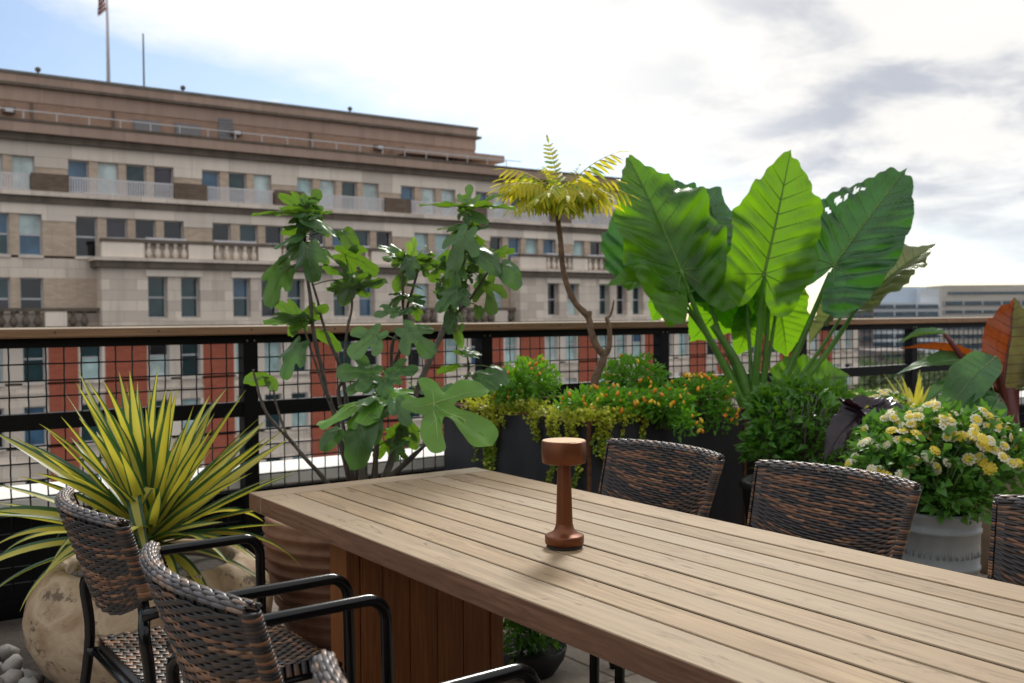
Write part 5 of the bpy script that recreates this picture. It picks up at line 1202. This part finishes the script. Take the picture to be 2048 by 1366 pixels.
for i, (x0, y0, x1, y1, d) in enumerate(SF):
    put_leaf(FR[i % 5] if i not in (9, 10, 11) else FR[0], sp_(x0, y0), sp_(x1, y1 + (12 if y1 > 340 else 0), d), UPV + Vector((r_.uniform(-.3, .3), r_.uniform(-.3, .3), 0)) if i not in (9, 10) else TOCAM, SU, 'frond', 1.25 if i > 11 else 1.1)

# ---------------------------------------------------------------- small leaved plants: many leaves, one mesh per plant
def leafbits(m, p, d, s_, nn, w=.45, mi=0, fold=.25):
    sd = d.cross(nn)
    if sd.length < 1e-3: sd = d.orthogonal()
    sd.normalize(); n2 = sd.cross(d)
    m.add([p, p + d * s_ * .45 + sd * s_ * w * .5 + n2 * s_ * fold * .4, p + d * s_ * .5, p + d * s_ * .45 - sd * s_ * w * .5 + n2 * s_ * fold * .4, p + d * s_ - n2 * s_ * .12], [(0, 2, 1), (0, 3, 2), (1, 2, 4), (2, 3, 4)], mi)
def rdir(r, up=.3):
    d = Vector((r.gauss(0, 1), r.gauss(0, 1), r.gauss(0, 1) * .7 + up)); return d.normalized()
def bush(m, r, c, rad, n, smin, smax, w=.45, shell=.35):
    for _ in range(n):
        d = rdir(r, .25); k = 1 - shell * r.random() ** 1.5; p = Vector((c.x + d.x * rad.x * k, c.y + d.y * rad.y * k, c.z + d.z * rad.z * k))
        dd = (d + rdir(r, .1) * .9).normalized(); leafbits(m, p, dd, r.uniform(smin, smax), rdir(r, 1.2), w)
def stemsto(m, base, c, rad, n, r, rr=.004):
    for _ in range(n):
        d = rdir(r, .5); p = Vector((c.x + d.x * rad.x * .85, c.y + d.y * rad.y * .85, c.z + d.z * rad.z * .85)); b = base + Vector((r.uniform(-.3, .3) * rad.x, r.uniform(-.3, .3) * rad.y, 0))
        m.tube([b, (b + p) / 2 + Vector((0, 0, .03)), p], [rr, rr * .8, rr * .5], 5)
pepm = []
for mat in (m_orange, m_yel): pepm.append(MB().lathe([(.001, 0), (.0065, .003), (.009, .010), (.0085, .018), (.005, .026), (.001, .031)], 8, (0, 0, 0), capb=False).mesh('pepper', mat, True))
r_ = random.Random(31)
PB = [(1055, 770, 5.05, .17, .15, .13, .25, 'round green ornamental pepper bush with few fruits by the fig side of the planter'), (950, 785, 5.05, .10, .11, .085, .9, 'small ornamental pepper bush with orange fruits behind the fig leaves'), (1215, 812, 4.78, .26, .20, .085, .8, 'spreading ornamental pepper bush round the sumac trunk'), (1268, 762, 5.15, .17, .17, .13, .35, 'upright ornamental pepper bush behind the sumac side of the planter'), (1400, 792, 5.0, .17, .16, .10, 1.0, 'ornamental pepper bush heavy with yellow and orange fruits at the planter corner'), (1330, 812, 4.72, .13, .12, .08, .9, 'ornamental pepper bush spilling over the rusty rim')]
for px, py, D, rx, ry, rz, fr, lab in PB:
    c = PD(px, py, D); c.x = min(max(c.x, PX0 + .1), PX1 - .05); t = thing('ornamental_pepper', (c.x, c.y, PZT - .055), lab, 'plant', 'ornamental peppers in the steel planter')
    rad = Vector((rx, ry, rz)); m = MB(); stemsto(m, Vector((c.x, c.y, PZT - .055)), c, rad, 22, r_); m.build('stems', m_petg, t, True)['kind'] = 'stuff'
    m = MB(); bush(m, r_, c, rad, int(1000 * rx / .18), .024, .052, .42, .7)
    if 'spill' in lab or 'corner' in lab: bush(m, r_, c + Vector((-.02, -.15, -rz * .9)), Vector((rx * .42, .07, rz * .9)), 260, .018, .04, .42, .8)
    m.build('foliage', m_pep, t)['kind'] = 'stuff'
    for k in range(int(36 * fr * rx / .17)):
        d = rdir(r_, .7); d = (d + TOCAM * .5).normalized(); p = Vector((c.x + d.x * rx * 1.02, c.y + d.y * ry * 1.02, c.z + d.z * rz * 1.02))
        if ('spill' in lab or 'corner' in lab) and k % 4 == 0: p = c + Vector((r_.uniform(-.4, .4) * rx, -.21, r_.uniform(-1.7, -.3) * rz))
        o = link(bpy.data.objects.new('pepper', pepm[0] if r_.random() < .55 else pepm[1]), t); o.location = p - t.location; o.rotation_euler = (r_.uniform(-.7, .7), r_.uniform(-.7, .7), r_.uniform(0, 6)); o.scale = (r_.uniform(.6, 1.05),) * 3

# golden creeping plant over the planter's edge
jb = PD(1100, 830, 4.55); JN = thing('golden_moneywort', (PX0 + .1, PY0 + .35, PZT - .05), 'golden green creeping plant trailing down over the planter corner', 'plant')
m = MB(); md = MB(); r_ = random.Random(41)
def mat_leaf(mm, p, s_): leafbits(mm, p, rdir(r_, .2), s_, rdir(r_, 1.0), .95, 0, .1)
for _ in range(2600):                          # cushion along both rims near the corner
    if r_.random() < .66: x = PX0 + r_.uniform(-.03, .10); y = PY0 + r_.random() ** 1.0 * 1.05
    else: x = PX0 + r_.random() * .38; y = PY0 + r_.uniform(-.03, .10)
    mat_leaf(m, Vector((x, y, PZT + r_.uniform(-.01, .05) * (1.2 + noise.noise(Vector((x * 6, y * 6, 0)))))), r_.uniform(.012, .022))
def trail(x, y, ln, ox, oy):
    p = Vector((x + ox * .02, y + oy * .02, PZT + .01)); n = int(ln / .0065); pts = []
    for k in range(n):
        z = PZT + .012 - k * .0065; q = Vector((x + ox * (.022 + .01 * math.sin(k * .3)), y + oy * (.022 + .01 * math.cos(k * .25)), z)) + Vector((noise.noise(Vector((z * 6, x * 9, y))) * .05 * abs(oy), noise.noise(Vector((z * 6, y * 9, x))) * .05 * abs(ox), 0)); pts.append(q)
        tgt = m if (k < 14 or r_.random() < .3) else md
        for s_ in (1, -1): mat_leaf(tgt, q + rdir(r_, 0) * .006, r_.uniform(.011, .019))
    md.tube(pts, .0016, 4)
for _ in range(30):
    y = PY0 + r_.choice((r_.uniform(.0, .40), r_.uniform(.62, .9))); trail(PX0, y, r_.uniform(.05, .16) if r_.random() < .75 else r_.uniform(.16, .30), -1, 0)
for _ in range(12): trail(PX0 + r_.random() * .22, PY0, r_.uniform(.05, .24), 0, -1)
for yy, l_ in ((PY0 + .05, .55), (PY0 + .28, .42), (PY0 + .72, .42), (PY0 + .80, .30), (PY0 + .76, .50)):
    for _ in range(3): trail(PX0, yy + r_.uniform(-.03, .03), l_ * r_.uniform(.8, 1.1), -1, 0)
for _ in range(3): trail(PX0 + r_.uniform(.30, .34), PY0, r_.uniform(.15, .25), 0, -1)
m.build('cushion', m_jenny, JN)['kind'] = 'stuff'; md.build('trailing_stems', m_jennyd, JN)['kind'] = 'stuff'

# a fern-like clump at the foot of the planter, seen under the table
gx, gy = 2.18, 2.99; FN = thing('leafy_bowl_plant', (gx, gy, 0), 'dark green leafy plant in a low bowl on the floor under the table end', 'plant')
m = MB(); r_ = random.Random(51)
for k in range(5): bush(m, r_, Vector((gx - .06 + .03 * k, gy + .05 * (k % 3 - 1), .20 + .07 * (k % 2))), Vector((.11, .11, .16)), 260, .02, .05, .5, .8)
stemsto(m, Vector((gx, gy, .08)), Vector((gx, gy, .2)), Vector((.14, .14, .18)), 18, r_); m.build('foliage', m_shrub, FN)['kind'] = 'stuff'
MB().lathe([(0, 0), (.09, 0), (.13, .06), (.14, .10), (.13, .10), (.12, .07), (.001, .08)], 28, (gx, gy, 0), capb=False).build('bowl', m_darkpot, FN, True)

# green shrub in a charcoal tub beside the planter
sc_ = PD(1592, 850, 4.75); SH = thing('charcoal_tub', (sc_.x, sc_.y, 0), 'charcoal tub behind the chairs holding the glossy green shrub', 'pot')
MB().lathe([(0, 0), (.20, 0), (.25, .50), (.265, .51), (.265, .54), (.235, .54), (.23, .47)], 32, (sc_.x, sc_.y, 0), capb=False).build('body', m_darkpot, SH, True); MB().lathe([(.001, .50), (.232, .49)], 24, (sc_.x, sc_.y, 0), capb=False).build('soil', m_soil, SH)
SB = thing('green_shrub', (sc_.x, sc_.y, .50), 'dense glossy green shrub between the steel planter and the lantana', 'shrub')
m = MB(); r_ = random.Random(61); stemsto(m, Vector((sc_.x, sc_.y, .49)), sc_, Vector((.24, .24, .2)), 40, r_, .006); m.build('stems', m_stick, SB, True)['kind'] = 'stuff'
m = MB()
for cx_, cy_, D, rr, rz in ((1560, 850, 4.72, .15, .15), (1620, 845, 4.75, .16, .16), (1575, 800, 4.85, .13, .10), (1650, 800, 4.9, .11, .08), (1540, 900, 4.7, .12, .14), (1625, 905, 4.68, .16, .15), (1600, 785, 4.95, .07, .08), (1680, 850, 4.85, .11, .11), (1535, 810, 4.8, .07, .07)):
    bush(m, r_, PD(cx_, cy_, D), Vector((rr, rr, rz)), 300, .035, .075, .48, .75)
m.build('foliage', m_shrub, SB)['kind'] = 'stuff'

# lantana with white and yellow flower heads in the grey pot
lc_ = PD(1868, 930, 3.98); LA = thing('lantana', (GP.x, GP.y, gz - .05), 'lantana covered in white and yellow flower heads in the grey pot', 'plant')
r_ = random.Random(71); m = MB(); stemsto(m, Vector((GP.x, GP.y, gz - .05)), lc_, Vector((.27, .27, .18)), 40, r_, .004); m.build('stems', m_petg, LA, True)['kind'] = 'stuff'
LB = [(1868, 925, 3.98, .26, .185), (1790, 930, 3.95, .17, .13), (1960, 935, 3.98, .17, .14), (1900, 860, 4.05, .20, .10), (1800, 870, 4.1, .14, .08), (1980, 880, 4.05, .10, .07), (1900, 990, 3.9, .16, .09)]
m = MB()
for cx_, cy_, D, rr, rz in LB: bush(m, r_, PD(cx_, cy_, D), Vector((rr, rr, rz)), 520, .035, .07, .62, .7)
m.build('foliage', m_lant, LA)['kind'] = 'stuff'
def floret_head(seed, yl):
    r = random.Random(seed); m = MB()
    for ring, nn_, rr, mi in ((0, 1, 0, 1), (1, 6, .0085, 1 if yl > .5 else 0), (2, 10, .0165, 1 if yl > .8 else 0)):
        for k in range(nn_):
            a = 2 * math.pi * k / max(1, nn_) + ring; c = Vector((rr * math.cos(a), rr * math.sin(a), .010 - rr * rr * 22))
            tl = Vector((math.cos(a) * rr * 30, math.sin(a) * rr * 30, 1)).normalized()
            u = tl.orthogonal().normalized(); w = tl.cross(u); vs = [c + tl * .001]
            for q in range(10):
                b = q * math.pi / 5 + r.random() * .2; s_ = .0062 if q % 2 else .0042; vs.append(c + (u * math.cos(b) + w * math.sin(b)) * s_ + tl * .001 * (q % 2))
            m.add(vs, [(0, 1 + q, 1 + (q + 1) % 10) for q in range(10)], mi)
            if not mi: m.add([c + tl * .0016 + (u * math.cos(b * 1.571) + w * math.sin(b * 1.571)) * .0018 for b in range(4)], [(0, 1, 2, 3)], 1)
    m.tube([(0, 0, -.03), (0, 0, .006)], .0012, 4, 2); return m.mesh('flower_head', [m_petal, m_petaly, m_petg], False)
FH = [floret_head(i, y) for i, y in enumerate((.3, .6, .7, .9, .6, .6))]
for k in range(200):
    if k % 3 == 0 or r_.random() < .2: cx_, cy_, D, rr, rz = r_.choice(LB[:6]); c = PD(cx_, cy_, D); d = (rdir(r_, .75) + TOCAM * .55).normalized()
    p = c + Vector((d.x * rr, d.y * rr, d.z * rz)) * r_.uniform(1.0, 1.12) + (Vector() if k % 3 == 0 else rdir(r_, .2) * r_.uniform(.022, .04)); o = link(bpy.data.objects.new('flower_head', r_.choice(FH)), LA); o.location = p - LA.location
    o.rotation_euler = (d * .9 + UPV * .35 + TOCAM * .3 + rdir(r_, 0) * .25).to_track_quat('Z', 'Y').to_euler(); o.scale = (r_.uniform(.85, 1.35),) * 3

# black taro leaves rising beside the lantana
bt = PD(1735, 880, 4.4); BT = thing('black_taro', (bt.x, bt.y, .0), 'taro with drooping near black leaves between shrub and lantana', 'plant')
B2 = lobed('leaf', earn, [m_blackleaf, m_blackleaf], RG2, ez(.12, .25, .10, 12), ev, 6, rag=.01, seed=12)
B1 = lobed('leaf', earn, [m_blackleaf, m_blackleaf], RG2, ez(.35, .35, .10, 9), ev, 6, rag=.01, seed=9)
for x0, y0, x1, y1, nh, d, dt, wd in ((1722, 825, 1640, 892, UPV * .8 + TOCAM * .5 + RT * -.3, 0, -.05, .85), (1752, 820, 1848, 850, UPV * .8 + TOCAM * .75, -.1, -.05, .95), (1735, 845, 1790, 868, UPV + TOCAM * .3, .08, -.05, 1.0), (1715, 850, 1660, 865, UPV + TOCAM * .6, .1, .0, 1.0), (1730, 818, 1735, 812, UPV, .0, .3, 1.0)):
    a = PD(x0, y0, 4.35 + d); put_leaf(B2 if x1 > 1800 else B1, a, PD(x1, y1, 4.35 + d + dt), nh, BT, 'leaf', wd); stalk(Vector((bt.x, bt.y, .40)), a, .009, .005, m_blackleaf, BT, .03)
MB().lathe([(0, 0), (.13, 0), (.16, .38), (.17, .40), (.15, .41), (.145, .36), (.001, .36)], 28, (bt.x, bt.y, 0), capb=False).build('pot', m_darkpot, BT, True)

# yellow strap-leaved plant and pale flowers by the railing
yb = PD(1828, 845, 6.6); YB = thing('yellow_strap_plant', (yb.x, yb.y, 0), 'yellow strap leaved plant standing by the railing behind the lantana', 'plant')
r_ = random.Random(81); STR = [sword(60 + i, b, wv=.085) for i, b in enumerate((.1, .3, .5))]
for me in STR:
    me.materials[0] = m_brom; me.materials[1] = m_brom
for k in range(34):
    az_ = k * 2.4; el = R(82) - (k / 34) ** .8 * R(62); dv = ydir(az_, el); b = yb + dv * .02; put_leaf(STR[k % 3], b, b + dv * r_.uniform(.24, .36), UPV + TOCAM * .3, YB, 'leaf', r_.uniform(.9, 1.4))
MB().lathe([(0, 0), (.15, 0), (.17, yb.z - .02), (.18, yb.z), (.16, yb.z), (.155, yb.z - .05), (.001, yb.z - .04)], 24, (yb.x, yb.y, 0), capb=False).build('pot', m_darkpot, YB, True)
wf = PD(1745, 812, 6.2); WF = thing('white_flowering_plant', (wf.x, wf.y, 0), 'low white and yellow flowering plant behind the black taro leaves', 'plant')
m = MB(); bush(m, r_, wf, Vector((.25, .2, .09)), 500, .03, .06, .5, .7); m.build('foliage', m_lant, WF)['kind'] = 'stuff'
MB().lathe([(0, 0), (.17, 0), (.2, wf.z - .1), (.21, wf.z - .08), (.19, wf.z - .08), (.18, wf.z - .14), (.001, wf.z - .12)], 24, (wf.x, wf.y, 0), capb=False).build('pot', m_darkpot, WF, True)
for k in range(40):
    d = (rdir(r_, .9) + TOCAM * .3).normalized(); p = wf + Vector((d.x * .26, d.y * .21, d.z * .10)); o = link(bpy.data.objects.new('flower_head', r_.choice(FH)), WF); o.location = p - WF.location; o.rotation_euler = (d * .4 + UPV).to_track_quat('Z', 'Y').to_euler(); o.scale = (1.3,) * 3

# red banana in a beige tub
nb = PD(2018, 905, 5.2); BN = thing('red_banana_plant', (nb.x, nb.y, nb.z - .02), 'red leaved banana plant with green and maroon leaves at the far corner', 'plant')
BP = thing('beige_tub', (nb.x, nb.y, 0), 'beige stone tub holding the red banana plant', 'pot')
MB().lathe([(0, 0), (.22, 0), (.27, nb.z - .08), (.285, nb.z - .05), (.285, nb.z), (.255, nb.z), (.25, nb.z - .06)], 40, (nb.x, nb.y, 0), capb=False).build('body', m_beigepot, BP, True); MB().lathe([(.001, nb.z - .03), (.252, nb.z - .04)], 24, (nb.x, nb.y, 0), capb=False).build('soil', m_soil, BP)
banh = [(0, -.02), (.08, .03), (.17, .13), (.23, .30), (.245, .50), (.215, .70), (.15, .85), (.07, .95), (0, 1.03)]
bev = [(0, -.03, 0, .98, .018)]
def banleaf(mats, dr, cup, sd):
    def f(x, y): return -dr * y * y + cup * abs(x) + .05 * noise.noise(Vector((x * 4, y * 4, sd))) + .006 * math.sin(y * 60) * min(1, abs(x) * 8)
    return lobed('leaf', banh, mats, RG2, f, bev + [(0, y_ / 10, s_ * halfw(banh, y_ / 10 + .06) * .95, y_ / 10 + .06, .0035) for y_ in range(1, 10) for s_ in (1, -1)], 8, rag=.05, seed=sd, rf=9, split=len(mats) > 2)
N1 = banleaf([m_banr, m_banm, m_bano], .05, .40, 1); N2 = banleaf([m_bang, m_figv], .7, .35, 2); N3 = banleaf([m_bang, m_figv], .3, .5, 3); N4 = banleaf([m_banr, m_banm], .9, .5, 4)
bp_ = lambda x, y, d=0.0: PD(x, y, 5.2 + d)
NL = [(2003, 785, 2032, 600, N1, TOCAM - RT * .1, -.02, .08, 1.25), (1998, 800, 1958, 858, N3, TOCAM * .8 + UPV * .4, -.2, -.1, 1.3), (1985, 735, 1862, 668, N2, UPV + TOCAM * .4, .05, .0, 1.0), (1955, 735, 1880, 645, N4, UPV * .3 + RT * .8, .1, .1, .8), (1890, 668, 1800, 660, N3, UPV + TOCAM * .3, .1, .1, .8), (1990, 715, 1898, 775, N2, TOCAM * .6 + UPV * .8, -.1, -.1, 1.35), (1995, 790, 1928, 878, N3, TOCAM * .7 + UPV * .4 + RT * .2, -.12, -.1, 1.3), (1920, 762, 1845, 788, N3, UPV + TOCAM * .4, .05, 0, .9), (2030, 740, 2110, 640, N1, TOCAM + RT * .3, .1, .1, 1.3), (2035, 760, 2120, 780, N2, UPV + TOCAM * .3, 0, 0, 1.0), (2010, 740, 1955, 700, N3, UPV, .2, .3, 1.0)]
for x0, y0, x1, y1, me, nh, d, dt, wd in NL:
    a = bp_(x0, y0, d); put_leaf(me, a, bp_(x1, y1, d + dt), nh, BN, 'leaf', wd)
    stalk(Vector((nb.x + rnd.uniform(-.03, .03), nb.y + rnd.uniform(-.03, .03), nb.z + .05)), a, .030, .011, m_banm, BN, .04, 'leaf_stalk', 8)
MB().tube([(nb.x, nb.y, nb.z - .04), (nb.x, nb.y, nb.z + .12), (nb.x, nb.y, nb.z + .34)], [.06, .052, .03], 12).build('trunk', m_banm, BN, True)
dk = PD(1945, 835, 5.9); DP = pot('round_charcoal_planter', Vector((dk.x, dk.y, 0)), [(0, 0), (.17, 0), (.19, .30), (.20, dk.z + .10), (.205, dk.z + .14), (.185, dk.z + .14), (.18, dk.z + .08)], m_darkpot, 'round charcoal planter showing behind the banana leaves', dk.z + .08, .182)
